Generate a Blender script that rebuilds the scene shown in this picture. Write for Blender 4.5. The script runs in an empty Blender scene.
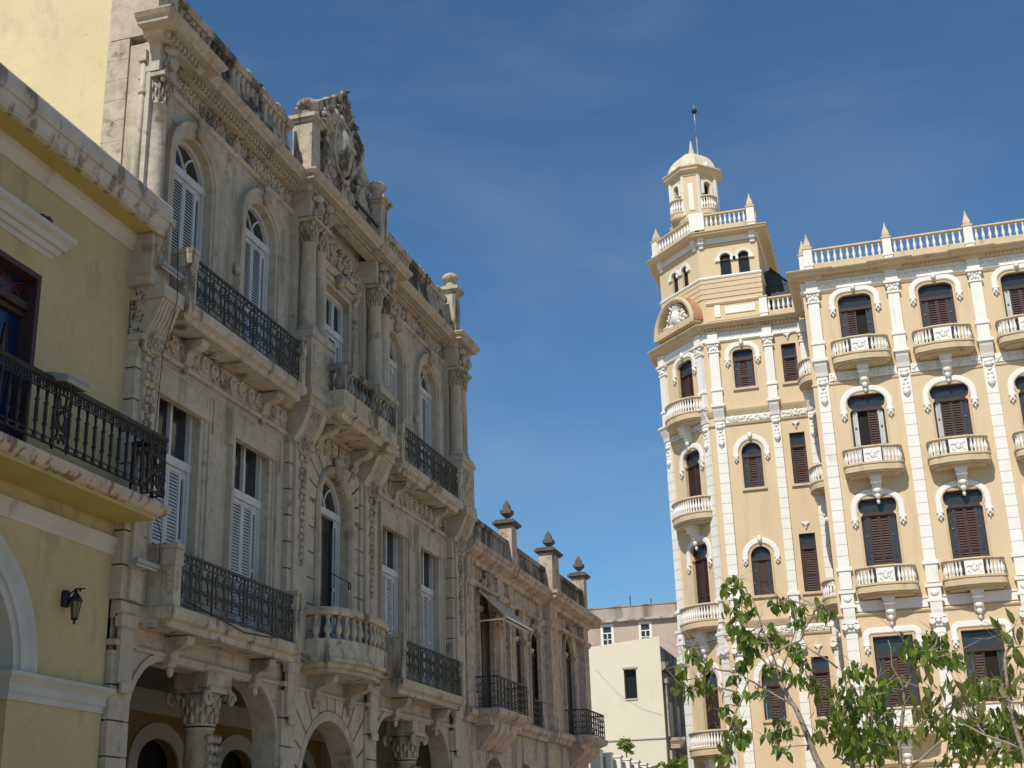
import bpy, bmesh, math, random
import numpy as np
from math import sin, cos, pi, radians, sqrt, atan2
from mathutils import Vector, Matrix
from mathutils.geometry import delaunay_2d_cdt
random.seed(7)
S = bpy.context.scene
COL = S.collection

# ------------------------------------------------------------------ camera
cam = bpy.data.cameras.new('camera'); camo = bpy.data.objects.new('camera', cam); COL.objects.link(camo)
yaw, pitch, roll = radians(-15.701), radians(19.546), radians(-1.886)
f0 = Vector((sin(yaw), cos(yaw), 0)); r0 = Vector((cos(yaw), -sin(yaw), 0)); zz = Vector((0, 0, 1))
fw = f0*cos(pitch)+zz*sin(pitch); up = -f0*sin(pitch)+zz*cos(pitch)
rr = r0*cos(roll)+up*sin(roll); uu = -r0*sin(roll)+up*cos(roll)
mw = Matrix.Identity(4)
for i in range(3):
    mw[i][0] = rr[i]; mw[i][1] = uu[i]; mw[i][2] = -fw[i]
mw[2][3] = 1.65
camo.matrix_world = mw
cam.sensor_width = 36; cam.lens = 1333.93/1024*36
cam.clip_start = 0.1; cam.clip_end = 3000
S.camera = camo

# ------------------------------------------------------------------ light
SUNV = Vector((-0.16, -1.0, 1.12)).normalized()
SUN_EL = math.asin(SUNV.z); SUN_AZ = atan2(SUNV.x, SUNV.y)
sl = bpy.data.lights.new('sun', 'SUN'); sl.energy = 4.35; sl.angle = radians(0.5); sl.color = (1, 0.93, 0.82)
so = bpy.data.objects.new('sun', sl); COL.objects.link(so); so.location = (0, -20, 60)
so.rotation_euler = (-SUNV).to_track_quat('-Z', 'Y').to_euler()
W = bpy.data.worlds.new('World'); S.world = W; W.use_nodes = True
nt = W.node_tree; nt.nodes.clear()
def N(t, k, **kw):
    n = t.nodes.new(k)
    for a, b in kw.items(): setattr(n, a, b)
    return n
sky = N(nt, 'ShaderNodeTexSky', sky_type='NISHITA', sun_disc=False)
sky.sun_elevation = SUN_EL; sky.sun_rotation = SUN_AZ; sky.air_density = 1.0; sky.dust_density = 0.25; sky.ozone_density = 1.6
tc = N(nt, 'ShaderNodeTexCoord'); mp = N(nt, 'ShaderNodeMapping'); mp.inputs['Scale'].default_value = (2.2, 1.3, 6.5); mp.inputs['Rotation'].default_value = (0.25, 0.35, 0.5)
nz = N(nt, 'ShaderNodeTexNoise'); nz.inputs['Scale'].default_value = 1.5; nz.inputs['Detail'].default_value = 7; nz.inputs['Roughness'].default_value = 0.55; nz.inputs['Distortion'].default_value = 0.5
rp = N(nt, 'ShaderNodeValToRGB'); rp.color_ramp.elements[0].position = 0.46; rp.color_ramp.elements[1].position = 0.82
rp.color_ramp.elements[1].color = (.15, .15, .15, 1)
mx = N(nt, 'ShaderNodeMixRGB'); mx.inputs[2].default_value = (6.0, 6.7, 7.6, 1)
bg = N(nt, 'ShaderNodeBackground'); bg.inputs['Strength'].default_value = 0.09
wo = N(nt, 'ShaderNodeOutputWorld')
nt.links.new(tc.outputs['Generated'], mp.inputs[0]); nt.links.new(mp.outputs[0], nz.inputs[0]); nt.links.new(nz.outputs[0], rp.inputs[0])
tint = N(nt, 'ShaderNodeMixRGB', blend_type='MULTIPLY'); tint.inputs[0].default_value = 1; tint.inputs[2].default_value = (.66, 1.0, 1.2, 1)
nt.links.new(sky.outputs[0], tint.inputs[1]); nt.links.new(rp.outputs[0], mx.inputs[0]); nt.links.new(tint.outputs[0], mx.inputs[1]); nt.links.new(mx.outputs[0], bg.inputs[0]); nt.links.new(bg.outputs[0], wo.inputs[0])
S.view_settings.view_transform = 'Standard'; S.view_settings.look = 'None'
S.view_settings.exposure = 0.0; S.view_settings.gamma = 1; S.view_settings.use_curve_mapping = False

# ------------------------------------------------------------------ materials
def mat(name, base, var=None, vs=0.7, stain=None, st_t=0.6, st_w=0.15, st_scale=(2.5, 2.5, .35), st_f=1.0,
        rough=0.85, bump=0.25, bscale=18, metal=0, spots=None, sp_t=0.62, fine=None):
    m = bpy.data.materials.new(name); m.use_nodes = True; t = m.node_tree; b = t.nodes['Principled BSDF']
    b.inputs['Roughness'].default_value = rough; b.inputs['Metallic'].default_value = metal
    g = N(t, 'ShaderNodeNewGeometry'); L = t.links.new
    col = None
    def rgb(c): n = N(t, 'ShaderNodeRGB'); n.outputs[0].default_value = (*c, 1); return n.outputs[0]
    col = rgb(base)
    def layer(col, c, scale3, sc, th, wd, fac, det=6):
        mpn = N(t, 'ShaderNodeMapping'); mpn.inputs['Scale'].default_value = scale3; L(g.outputs['Position'], mpn.inputs[0])
        n = N(t, 'ShaderNodeTexNoise'); n.inputs['Scale'].default_value = sc; n.inputs['Detail'].default_value = det; n.inputs['Roughness'].default_value = .6
        L(mpn.outputs[0], n.inputs[0])
        r = N(t, 'ShaderNodeMapRange'); r.interpolation_type = 'SMOOTHSTEP'
        r.inputs['From Min'].default_value = th-wd; r.inputs['From Max'].default_value = th+wd; r.inputs['To Max'].default_value = fac
        L(n.outputs[0], r.inputs[0])
        x = N(t, 'ShaderNodeMixRGB'); L(r.outputs[0], x.inputs[0]); L(col, x.inputs[1]); x.inputs[2].default_value = (*c, 1)
        return x.outputs[0]
    if var: col = layer(col, var, (1, 1, 1), vs, .5, .22, 1)
    if fine: col = layer(col, fine, (1, 1, 1), 5.5, .56, .12, .8, 8)
    if stain: col = layer(col, stain, st_scale, 1.0, st_t, st_w, st_f)
    if spots: col = layer(col, spots, (1, 1, 1), 2.3, sp_t, .06, .85, 9)
    L(col, b.inputs['Base Color'])
    if bump:
        n = N(t, 'ShaderNodeTexNoise'); n.inputs['Scale'].default_value = bscale; n.inputs['Detail'].default_value = 6
        L(g.outputs['Position'], n.inputs[0]); bp = N(t, 'ShaderNodeBump'); bp.inputs['Strength'].default_value = bump; bp.inputs['Distance'].default_value = .03
        L(n.outputs[0], bp.inputs['Height']); L(bp.outputs[0], b.inputs['Normal'])
    return m
MT = {}
MT['stone'] = mat('weathered_limestone', (.495, .432, .34), (.39, .335, .262), .9, (.19, .155, .12), .62, .10, st_f=.75, bump=.5, bscale=9, spots=(.2, .165, .125), sp_t=.66, fine=(.36, .30, .22))
MT['stone_dark'] = mat('blackened_limestone', (.33, .30, .25), (.22, .20, .17), 1.3, (.045, .04, .036), .50, .07, (1.6, 1.6, .6), .95, bump=.6, bscale=8, spots=(.05, .045, .04), sp_t=.60)
MT['pedestal'] = mat('pale_limestone', (.52, .45, .345), (.38, .32, .24), 1.1, (.09, .078, .062), .59, .07, (2.5, 2.5, .6), .9, bump=.5, bscale=10, spots=(.08, .07, .055), sp_t=.65, fine=(.33, .27, .2))
MT['crest'] = mat('lichen_black_carved_stone', (.48, .42, .33), (.33, .28, .22), 1.4, (.05, .045, .038), .53, .05, (1.4, 1.4, .8), .92, bump=.7, bscale=10, spots=(.05, .045, .04), sp_t=.6)
MT['blackcap'] = mat('soot_black_stone', (.12, .108, .095), (.075, .068, .06), 3, (.2, .18, .15), .64, .06, bump=.5, bscale=12)
MT['carved'] = mat('carved_limestone', (.48, .41, .31), (.34, .285, .215), 2.0, (.10, .085, .07), .58, .1, (2, 2, 1), .8, bump=.6, bscale=14)
MT['stone2'] = mat('pinkish_grey_stone', (.52, .425, .34), (.44, .355, .285), .6, (.13, .105, .085), .59, .1, st_f=.8, bump=.4, bscale=9, spots=(.18, .14, .115), sp_t=.65, fine=(.29, .23, .18))
MT['yellow'] = mat('yellow_stucco', (.50, .395, .20), (.445, .352, .18), .6, (.30, .24, .135), .61, .08, (1.6, 1.6, .5), .6, bump=.25, bscale=7, spots=(.27, .24, .15), sp_t=.70, fine=(.44, .345, .175))
MT['yellow_soffit'] = mat('yellow_painted_soffit', (.46, .365, .12), (.40, .315, .10), .8, (.30, .24, .09), .66, .1, st_f=.5, bump=.1)
MT['yellow_side'] = mat('pale_yellow_stucco', (.66, .545, .32), (.60, .49, .285), .7, (.48, .40, .25), .62, .07, (1.2, 1.2, .5), .6, bump=.45, bscale=5, spots=(.45, .36, .25), sp_t=.69, fine=(.61, .51, .31))
MT['trim'] = mat('off_white_trim', (.50, .45, .39), (.38, .33, .28), 1.6, (.17, .12, .095), .545, .05, (3.5, 3.5, 1.2), .8, bump=.3, bscale=12)
MT['trimwarm'] = mat('warm_white_moulding', (.54, .485, .41), (.47, .42, .355), 1.2, (.26, .21, .17), .64, .07, st_f=.5, bump=.25)
MT['trimgrey'] = mat('grey_white_moulding', (.48, .47, .43), (.41, .40, .365), 1.2, (.25, .22, .19), .66, .08, st_f=.5, bump=.2)
MT['slabedge'] = mat('eroded_stone_edge', (.50, .42, .34), (.40, .33, .27), 2, (.17, .11, .08), .56, .06, (6, 6, 2), .9, bump=.6, bscale=10)
MT['iron'] = mat('black_wrought_iron', (.018, .018, .018), rough=.55, bump=0, metal=.3)
MT['iron2'] = mat('weathered_iron', (.035, .037, .034), (.06, .06, .055), 6, rough=.6, bump=0, metal=.2)
MT['shutter'] = mat('pale_grey_painted_wood', (.56, .565, .565), (.48, .485, .49), 3, (.28, .27, .25), .62, .08, st_f=.5, rough=.6, bump=.1)
MT['brown'] = mat('dark_brown_wood', (.055, .024, .017), (.035, .016, .012), 5, rough=.65, bump=.15)
MT['brown2'] = mat('worn_red_brown_wood', (.075, .03, .022), (.045, .019, .014), 6, rough=.7, bump=.15)
MT['door_old'] = mat('old_brown_door', (.07, .05, .04), (.045, .033, .027), 4, rough=.7, bump=.2)
MT['blueglazed'] = mat('blue_grey_glazed_leaf', (.048, .055, .06), (.035, .04, .045), 8, rough=.3, bump=0)
MT['green'] = mat('green_glass_inlay', (.02, .12, .06), rough=.25, bump=0)
MT['peach'] = mat('peach_stucco', (.66, .515, .33), (.625, .48, .305), .5, (.52, .405, .26), .61, .1, st_f=.5, bump=.1, bscale=10)
MT['peach2'] = mat('peach_painted_moulding', (.62, .485, .31), (.56, .435, .28), 1.2, (.33, .25, .15), .64, .08, (2.5, 2.5, .8), .6, bump=.15)
MT['white'] = mat('white_painted_stucco', (.80, .78, .73), (.76, .73, .67), 1.5, (.55, .5, .43), .68, .07, (2.5, 2.5, .8), .5, bump=.15)
MT['domepaint'] = mat('pale_dome_paint', (.70, .60, .44), (.62, .53, .39), 1.5, (.4, .33, .24), .66, .08, st_f=.6, bump=.15)
MT['brick'] = mat('bare_red_brick_patch', (.42, .17, .085), (.50, .30, .16), 3.5, (.25, .1, .06), .6, .1, bump=.5)
MT['cream'] = mat('cream_stucco', (.69, .645, .52), (.64, .595, .475), .5, (.50, .455, .36), .66, .08, (.9, .9, .6), .5, bump=.25, bscale=5)
MT['pink'] = mat('faded_pink_stucco', (.50, .39, .31), (.43, .34, .28), .5, (.26, .21, .18), .58, .12, (.7, .7, .25), .7, bump=.2)
MT['pinkband'] = mat('stained_parapet', (.46, .38, .31), (.36, .3, .25), .6, (.12, .10, .09), .56, .1, (1.2, 1.2, .2), .8, bump=.2)
MT['tarp'] = mat('black_roof_sheeting', (.015, .017, .02), (.03, .032, .036), 2, rough=.45, bump=.4, bscale=3)
MT['canvas'] = mat('dusty_awning_canvas', (.52, .44, .35), (.43, .36, .285), 1.5, rough=.95, bump=.2)
MT['greymetal'] = mat('grey_metal', (.30, .32, .33), rough=.45, bump=0, metal=.4)
MT['greydark'] = mat('dark_grey_batten', (.05, .053, .06), rough=.6, bump=0)
MT['whitemetal'] = mat('white_rod', (.75, .75, .73), rough=.5, bump=0)
MT['wire'] = mat('black_cable', (.02, .02, .02), rough=.8, bump=0)
MT['dark'] = mat('dark_interior', (.012, .009, .007), rough=.9, bump=0)
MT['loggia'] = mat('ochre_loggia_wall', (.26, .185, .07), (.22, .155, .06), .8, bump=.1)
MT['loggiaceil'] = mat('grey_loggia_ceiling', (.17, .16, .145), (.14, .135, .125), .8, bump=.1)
MT['paving'] = mat('plaza_paving', (.44, .355, .25), (.37, .30, .215), .4, (.2, .18, .16), .62, .1, (1, 1, 1), .6, bump=.2)
MT['road'] = mat('street_asphalt', (.06, .06, .06), (.08, .078, .075), .6, bump=.2)
MT['roof'] = mat('flat_roof_membrane', (.22, .16, .13), (.17, .13, .11), 1, bump=.2)
MT['bark'] = mat('grey_brown_bark', (.34, .275, .21), (.23, .185, .14), 9, (.12, .095, .07), .6, .1, (8, 8, 3), .7, bump=.5, bscale=40)
MT['feather'] = mat('dark_feathers', (.035, .035, .04), rough=.7, bump=0)
MT['weed'] = mat('dark_weeds', (.03, .045, .015), (.05, .05, .02), 6, rough=.9, bump=0)
MT['terracotta'] = mat('terracotta', (.35, .15, .08), rough=.8, bump=.1)

def glass(name, c, rough=.08):
    m = bpy.data.materials.new(name); m.use_nodes = True; b = m.node_tree.nodes['Principled BSDF']
    b.inputs['Base Color'].default_value = (*c, 1); b.inputs['Roughness'].default_value = rough; b.inputs['IOR'].default_value = 1.5
    n = N(m.node_tree, 'ShaderNodeTexNoise'); n.inputs['Scale'].default_value = 1.1
    g = N(m.node_tree, 'ShaderNodeNewGeometry'); m.node_tree.links.new(g.outputs['Position'], n.inputs[0])
    bp = N(m.node_tree, 'ShaderNodeBump'); bp.inputs['Strength'].default_value = .25; bp.inputs['Distance'].default_value = .05
    m.node_tree.links.new(n.outputs[0], bp.inputs['Height']); m.node_tree.links.new(bp.outputs[0], b.inputs['Normal'])
    return m
MT['glass'] = glass('dark_window_glass', (.018, .022, .026))
MT['glass2'] = glass('blue_grey_window_glass', (.035, .04, .045))
MT['blueglass'] = glass('cobalt_stained_glass', (.008, .016, .07), .15)
MT['redglass'] = glass('dull_red_stained_glass', (.06, .015, .012), .2)
MT['amber'] = glass('amber_lantern_glass', (.16, .12, .06), .3)

def leafmat(name, c1, c2, tr=(.25, .4, .05)):
    m = bpy.data.materials.new(name); m.use_nodes = True; t = m.node_tree; b = t.nodes['Principled BSDF']
    oi = N(t, 'ShaderNodeNewGeometry'); mx = N(t, 'ShaderNodeMixRGB'); mx.inputs[1].default_value = (*c1, 1); mx.inputs[2].default_value = (*c2, 1)
    t.links.new(oi.outputs['Random Per Island'], mx.inputs[0]); t.links.new(mx.outputs[0], b.inputs['Base Color'])
    b.inputs['Roughness'].default_value = .3; b.inputs['Coat Weight'].default_value = .15
    tl = N(t, 'ShaderNodeBsdfTranslucent'); tl.inputs[0].default_value = (*tr, 1)
    ms = N(t, 'ShaderNodeMixShader'); ms.inputs[0].default_value = .3
    t.links.new(b.outputs[0], ms.inputs[1]); t.links.new(tl.outputs[0], ms.inputs[2]); t.links.new(ms.outputs[0], t.nodes['Material Output'].inputs[0])
    return m
MT['leaf'] = leafmat('ficus_leaf', (.03, .07, .009), (.16, .20, .028), (.35, .5, .05))
MT['leaf2'] = leafmat('rubber_leaf', (.10, .12, .028), (.19, .17, .055), (.4, .42, .08))
MT['leaf3'] = leafmat('terrace_leaf', (.06, .12, .018), (.16, .2, .03))

# ------------------------------------------------------------------ mesh builder: local coords (u along facade, d outwards, z up) -> (u,-d,z)
def offv(path, closed=False):
    n = len(path); out = []
    for i in range(n):
        p = path[i]
        a = path[i-1] if (i > 0 or closed) else None
        b = path[(i+1) % n] if (i < n-1 or closed) else None
        def nr(p, q):
            dx, dy = q[0]-p[0], q[1]-p[1]; l = math.hypot(dx, dy) or 1e-9
            return (-dy/l, dx/l)
        if a is None: out.append(nr(p, b)); continue
        if b is None: out.append(nr(a, p)); continue
        n1, n2 = nr(a, p), nr(p, b); sx, sy = n1[0]+n2[0], n1[1]+n2[1]; l2 = sx*sx+sy*sy
        k = 2/max(l2, .35)
        out.append((sx*k, sy*k))
    return out
def offs(path, o, closed=False):
    return [(p[0]+v[0]*o, p[1]+v[1]*o) for p, v in zip(path, offv(path, closed))]

class M:
    def __init__(s): s.v = []; s.f = []; s.sm = []
    def V(s, u, d, z): s.v.append((u, -d, z)); return len(s.v)-1
    def F(s, idx, smooth=False): s.f.append(tuple(idx)); s.sm.append(smooth)
    def box(s, u0, u1, d0, d1, z0, z1):
        i = [s.V(u, d, z) for z in (z0, z1) for u, d in ((u0, d0), (u1, d0), (u1, d1), (u0, d1))]
        for q in ((0, 1, 2, 3), (4, 5, 6, 7), (0, 1, 5, 4), (1, 2, 6, 5), (2, 3, 7, 6), (3, 0, 4, 7)): s.F([i[k] for k in q])
    def prism(s, poly, d0, d1):          # outline in (u,z), thickness in d
        n = len(poly); a = [s.V(p[0], d1, p[1]) for p in poly]; b = [s.V(p[0], d0, p[1]) for p in poly]
        s.F(a); s.F(b[::-1])
        for i in range(n): j = (i+1) % n; s.F((a[i], a[j], b[j], b[i]))
    def plan(s, poly, z0, z1):           # outline in (u,d), height in z
        n = len(poly); a = [s.V(p[0], p[1], z1) for p in poly]; b = [s.V(p[0], p[1], z0) for p in poly]
        s.F(a); s.F(b[::-1])
        for i in range(n): j = (i+1) % n; s.F((a[i], a[j], b[j], b[i]))
    def side(s, poly, u0, u1):           # outline in (d,z), width in u
        n = len(poly); a = [s.V(u1, p[0], p[1]) for p in poly]; b = [s.V(u0, p[0], p[1]) for p in poly]
        s.F(a); s.F(b[::-1])
        for i in range(n): j = (i+1) % n; s.F((a[i], a[j], b[j], b[i]))
    def mould(s, plan, prof, closed=False):   # plan [(u,d)] left to right, prof closed loop [(out,z)]
        ov = offv(plan, closed); rings = []
        for p, v in zip(plan, ov): rings.append([s.V(p[0]+v[0]*o, p[1]+v[1]*o, z) for o, z in prof])
        m = len(prof); n = len(plan)
        for i in range(n if closed else n-1):
            A, B = rings[i], rings[(i+1) % n]
            for k in range(m): l = (k+1) % m; s.F((A[k], A[l], B[l], B[k]))
        if not closed: s.F(rings[0]); s.F(rings[-1][::-1])
    def band(s, path, prof, closed=False):    # path [(u,z)], prof closed loop [(off,d)]
        ov = offv(path, closed); rings = []
        for p, v in zip(path, ov): rings.append([s.V(p[0]+v[0]*o, d, p[1]+v[1]*o) for o, d in prof])
        m = len(prof); n = len(path)
        for i in range(n if closed else n-1):
            A, B = rings[i], rings[(i+1) % n]
            for k in range(m): l = (k+1) % m; s.F((A[k], A[l], B[l], B[k]))
        if not closed: s.F(rings[0]); s.F(rings[-1][::-1])
    def lathe(s, prof, u, d, n=10, a0=0, a1=2*pi, smooth=True):
        full = abs(a1-a0-2*pi) < 1e-6; R = []
        for r, z in prof: R.append([s.V(u+r*cos(a0+(a1-a0)*k/(n if full else n-1)), d+r*sin(a0+(a1-a0)*k/(n if full else n-1)), z) for k in range(n)])
        for A, B in zip(R, R[1:]):
            for k in range(n if full else n-1): l = (k+1) % n; s.F((A[k], A[l], B[l], B[k]), smooth)
        if full: s.F(R[0][::-1]); s.F(R[-1])
    def lump(s, u, d, z, a, b, c, n=6, m=4):
        R = [[s.V(u+a*sin(pi*i/m)*cos(2*pi*k/n), d+b*sin(pi*i/m)*sin(2*pi*k/n), z+c*cos(pi*i/m)) for k in range(n)] for i in range(1, m)]
        t = s.V(u, d, z+c); bt = s.V(u, d, z-c)
        for A, B in zip(R, R[1:]):
            for k in range(n): s.F((A[k], A[(k+1) % n], B[(k+1) % n], B[k]), True)
        for k in range(n): s.F((t, R[0][k], R[0][(k+1) % n]), True); s.F((bt, R[-1][(k+1) % n], R[-1][k]), True)
    def tube(s, pts, r, n=4, r1=None, cap=True):
        P = [Vector(p) for p in pts]; R = []; N0 = None
        for i, p in enumerate(P):
            t = (P[min(i+1, len(P)-1)]-P[max(i-1, 0)]).normalized()
            if N0 is None:
                N0 = t.cross(Vector((0, 0, 1)))
                if N0.length < .1: N0 = t.cross(Vector((1, 0, 0)))
            N0 = (N0-t*N0.dot(t)); N0 = N0.normalized() if N0.length > 1e-6 else Vector((1, 0, 0))
            Bn = t.cross(N0); q = r if r1 is None else r+(r1-r)*i/(len(P)-1)
            R.append([s.V(*(p+N0*q*cos(2*pi*k/n+.785)+Bn*q*sin(2*pi*k/n+.785))) for k in range(n)])
        for A, B in zip(R, R[1:]):
            for k in range(n): s.F((A[k], A[(k+1) % n], B[(k+1) % n], B[k]), n > 4)
        if cap: s.F(R[0][::-1]); s.F(R[-1])
    def wall(s, outer, holes, d, reveal=.3):
        pts = []; ed = []
        def loop(L):
            i0 = len(pts)
            for p in L: pts.append(Vector((p[0], p[1])))
            for k in range(len(L)): ed.append((i0+k, i0+(k+1) % len(L)))
        loop(outer)
        for h in holes: loop(h)
        vo, eo, fo = delaunay_2d_cdt(pts, ed, [], 1, 1e-6)[:3]
        idx = [s.V(p[0], d, p[1]) for p in vo]
        def inside(p, L):
            c = False; j = len(L)-1
            for i in range(len(L)):
                a, b = L[i], L[j]
                if (a[1] > p[1]) != (b[1] > p[1]) and p[0] < (b[0]-a[0])*(p[1]-a[1])/(b[1]-a[1])+a[0]: c = not c
                j = i
            return c
        for f in fo:
            c = sum((vo[k] for k in f), Vector((0, 0)))/len(f)
            if not any(inside(c, h) for h in holes): s.F([idx[k] for k in f])
        if reveal:
            for h in holes:
                h = offs(h, .004, True); a = [s.V(p[0], d, p[1]) for p in h]; b = [s.V(p[0], d-reveal, p[1]) for p in h]
                for k in range(len(h)): l = (k+1) % len(h); s.F((a[k], a[l], b[l], b[k]))
    def mesh(s, name, m):
        me = bpy.data.meshes.new(name); me.from_pydata(s.v, [], s.f); me.polygons.foreach_set('use_smooth', s.sm)
        me.materials.append(m); me.update()
        bm = bmesh.new(); bm.from_mesh(me); bmesh.ops.recalc_face_normals(bm, faces=bm.faces); bm.to_mesh(me); bm.free()
        return me
M0 = M
WM = {}
def frame(o, x, y):
    x = Vector(x).normalized(); y = Vector(y).normalized(); m = Matrix.Identity(4)
    for i in range(3): m[i][0] = x[i]; m[i][1] = y[i]; m[i][3] = o[i]
    return m
def link(ob, parent, w):
    COL.objects.link(ob); WM[ob.name] = w
    if parent: ob.parent = parent; ob.matrix_basis = WM[parent.name].inverted() @ w
    else: ob.matrix_basis = w
    return ob
def pieces(mb):
    """the far-apart pieces of a part, each to become a part of its own"""
    n = len(mb.v); p = list(range(n))
    def find(a):
        while p[a] != a: p[a] = p[p[a]]; a = p[a]
        return a
    for f in mb.f:
        r = find(f[0])
        for q in f[1:]: p[find(q)] = r
    root = np.array([find(i) for i in range(n)]); _, isl = np.unique(root, return_inverse=True); k = isl.max()+1
    if k < 2 or k > 1500: return [mb]
    P = np.array(mb.v); lo = np.full((k, 3), 1e9); hi = np.full((k, 3), -1e9); np.minimum.at(lo, isl, P); np.maximum.at(hi, isl, P)
    size = (hi-lo).max(axis=1); gap = np.maximum(0, np.maximum(lo[:, None]-hi[None], lo[None]-hi[:, None]))
    near = np.sqrt((gap**2).sum(axis=2)) <= np.maximum(.02, .5*np.maximum(size[:, None], size[None])); seen = -np.ones(k, int); c = 0
    for i in range(k):
        if seen[i] >= 0: continue
        st = [i]; seen[i] = c
        while st:
            a = st.pop()
            for b in np.nonzero(near[a] & (seen < 0))[0]: seen[b] = c; st.append(b)
        c += 1
    if c < 2: return [mb]
    out = [type(mb)() for _ in range(c)]; mp = {}
    for i in range(n): q = seen[isl[i]]; mp[i] = len(out[q].v); out[q].v.append(mb.v[i])
    for f, sm in zip(mb.f, mb.sm): q = seen[isl[f[0]]]; out[q].f.append(tuple(mp[i] for i in f)); out[q].sm.append(sm)
    return sorted(out, key=lambda o: -len(o.v))
def part(mb, name, m, parent=None, w=None):
    if parent and name not in ('crown', 'branches') and isinstance(mb, M0):
        ps = pieces(mb)
        if len(ps) > 1: return [part1(q, name, m, parent, w) for q in ps][0]
    return part1(mb, name, m, parent, w)
def part1(mb, name, m, parent=None, w=None):
    me = mb.mesh(name, MT[m] if isinstance(m, str) else m) if isinstance(mb, M0) else mb
    if w is None: w = WM[parent.name] if parent else Matrix.Identity(4)
    return link(bpy.data.objects.new(name, me), parent, w)
def tag(o, label=None, cat=None, group=None, kind=None):
    if label: o['label'] = label
    if cat: o['category'] = cat
    if group: o['group'] = group
    if kind: o['kind'] = kind
    return o
def thing(name, label, cat, loc, group=None):
    o = bpy.data.objects.new(name, None); o.empty_display_size = .5
    link(o, None, Matrix.Translation(loc)); return tag(o, label, cat, group)
def copy_tree(src, parent, w):
    """copy a part and its sub-parts, placed so that the part's frame becomes w"""
    c = src.copy(); link(c, parent, w)
    for ch in list(src.children):
        cc = ch.copy(); COL.objects.link(cc); cc.parent = c; WM[cc.name] = w @ ch.matrix_basis
    return c
def T(u, d, z): return Matrix.Translation((u, -d, z))

# ---- outlines
def rect(c, w, z0, z1): return [(c-w/2, z0), (c-w/2, z1), (c+w/2, z1), (c+w/2, z0)]
def arch(c, w, z0, zs, rise=None, n=16):
    r = w/2; rise = r if rise is None else rise
    return [(c-r, z0)]+[(c-r*cos(pi*k/n), zs+rise*sin(pi*k/n)) for k in range(n+1)]+[(c+r, z0)]
def rrect(c, w, z0, z1, r, n=5, rz=None):
    rz = rz or r; o = [(c-w/2, z0)]
    o += [(c-w/2+r-r*cos(pi/2*k/n), z1-rz+rz*sin(pi/2*k/n)) for k in range(n+1)]
    o += [(c+w/2-r+r*sin(pi/2*k/n), z1-rz+rz*cos(pi/2*k/n)) for k in range(n+1)]
    return o+[(c+w/2, z0)]
def keyhole(c, w, z0, zt, z1):
    h = w/2; o = [(-h, z0), (-h, zt-.12), (-h+.07, zt-.06), (-h+.07, zt+.02)]
    m = 9; hh = z1-zt; 
    for k in range(m+1):
        a = -.9+(.9+pi/2)*k/m
        o.append((-(h-.12)-.18*cos(a) if a < pi/2 else 0, zt+.26+.30*sin(a)))
    o = [(x, min(z, z1)) for x, z in o]
    o2 = [(-x, z) for x, z in o[::-1]]
    return [(c+x, z) for x, z in o+o2]
def path_open(p): return p
def spiral(cu, cz, r, turns, start, d, sgn=1, n=14, bulge=0):
    return [(cu+r*(1-.82*k/n)*cos(start+sgn*2*pi*turns*k/n), d+bulge*k/n, cz+r*(1-.82*k/n)*sin(start+sgn*2*pi*turns*k/n)) for k in range(n+1)]
def scrollband(mb, u0, u1, z0, z1, d, pitch=.4, r=.035, lumps=True, rnd=random):
    n = max(1, round((u1-u0)/pitch)); p = (u1-u0)/n; h = (z1-z0)
    for i in range(n):
        c = u0+p*(i+.5); cz = (z0+z1)/2; sg = 1 if i % 2 == 0 else -1
        mb.tube(spiral(c, cz, min(h, p)*.42, 1.4, pi*.5*sg, d, sg, 11), r, 4)
        if lumps:
            mb.lump(c, d+.01, cz, .05, .05, .05)
            for q in range(3):
                mb.lump(c+p*rnd.uniform(-.5, .5), d, cz+h*rnd.uniform(-.4, .4), rnd.uniform(.03, .07), .045, rnd.uniform(.03, .06), 5, 3)
def foliage_relief(mb, u0, u1, z0, z1, d, n, s=.06, rnd=random):
    for i in range(n):
        a = rnd.uniform(.6, 1.4)*s
        mb.lump(rnd.uniform(u0, u1), d, rnd.uniform(z0, z1), a*rnd.uniform(.5, 1.1), s*.8, a*rnd.uniform(.6, 1.4), 5, 3)
def drop(mb, u, z1, z0, w, d):
    """hanging carved garland tapering downwards"""
    n = max(4, int((z1-z0)/.13))
    for i in range(n):
        t = i/(n-1); ww = w*(1-.55*t)*(.7+.3*sin(i*2.1)); z = z1+(z0-z1)*t
        mb.lump(u-ww*.4, d, z, ww*.34, .05, .07, 5, 3); mb.lump(u+ww*.4, d, z+.02, ww*.34, .05, .07, 5, 3)
        if i % 2 == 0: mb.lump(u, d+.015, z, ww*.3, .06, .075, 5, 3)
def capital(mb, u, d, z0, z1, r, sq=None):
    h = z1-z0; sq = sq or r*1.45
    mb.lathe([(r*1.08, z0), (r*1.08, z0+.04), (r, z0+.05), (r*1.05, z0+h*.5), (r*1.35, z0+h*.85)], u, d, 10)
    for ring, zz_, rr_ in ((0, .2, 1.08), (.31, .42, 1.14), (0, .6, 1.22)):
        for k in range(10):
            a = 2*pi*k/10+ring; mb.lump(u+r*rr_*cos(a), d+r*rr_*sin(a), z0+h*zz_, r*.17, r*.17, h*.15, 6, 5); mb.lump(u+r*(rr_+.1)*cos(a), d+r*(rr_+.1)*sin(a), z0+h*(zz_+.13), r*.1, r*.1, h*.045, 5, 3)
    for sx in (-1, 1):
        for sy in (-1, 1):
            mb.lump(u+sx*r*1.12, d+sy*r*1.12, z0+h*.8, r*.33, r*.33, h*.13, 6, 4)
    mb.box(u-sq, u+sq, d-sq, d+sq, z1-h*.14, z1)
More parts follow.
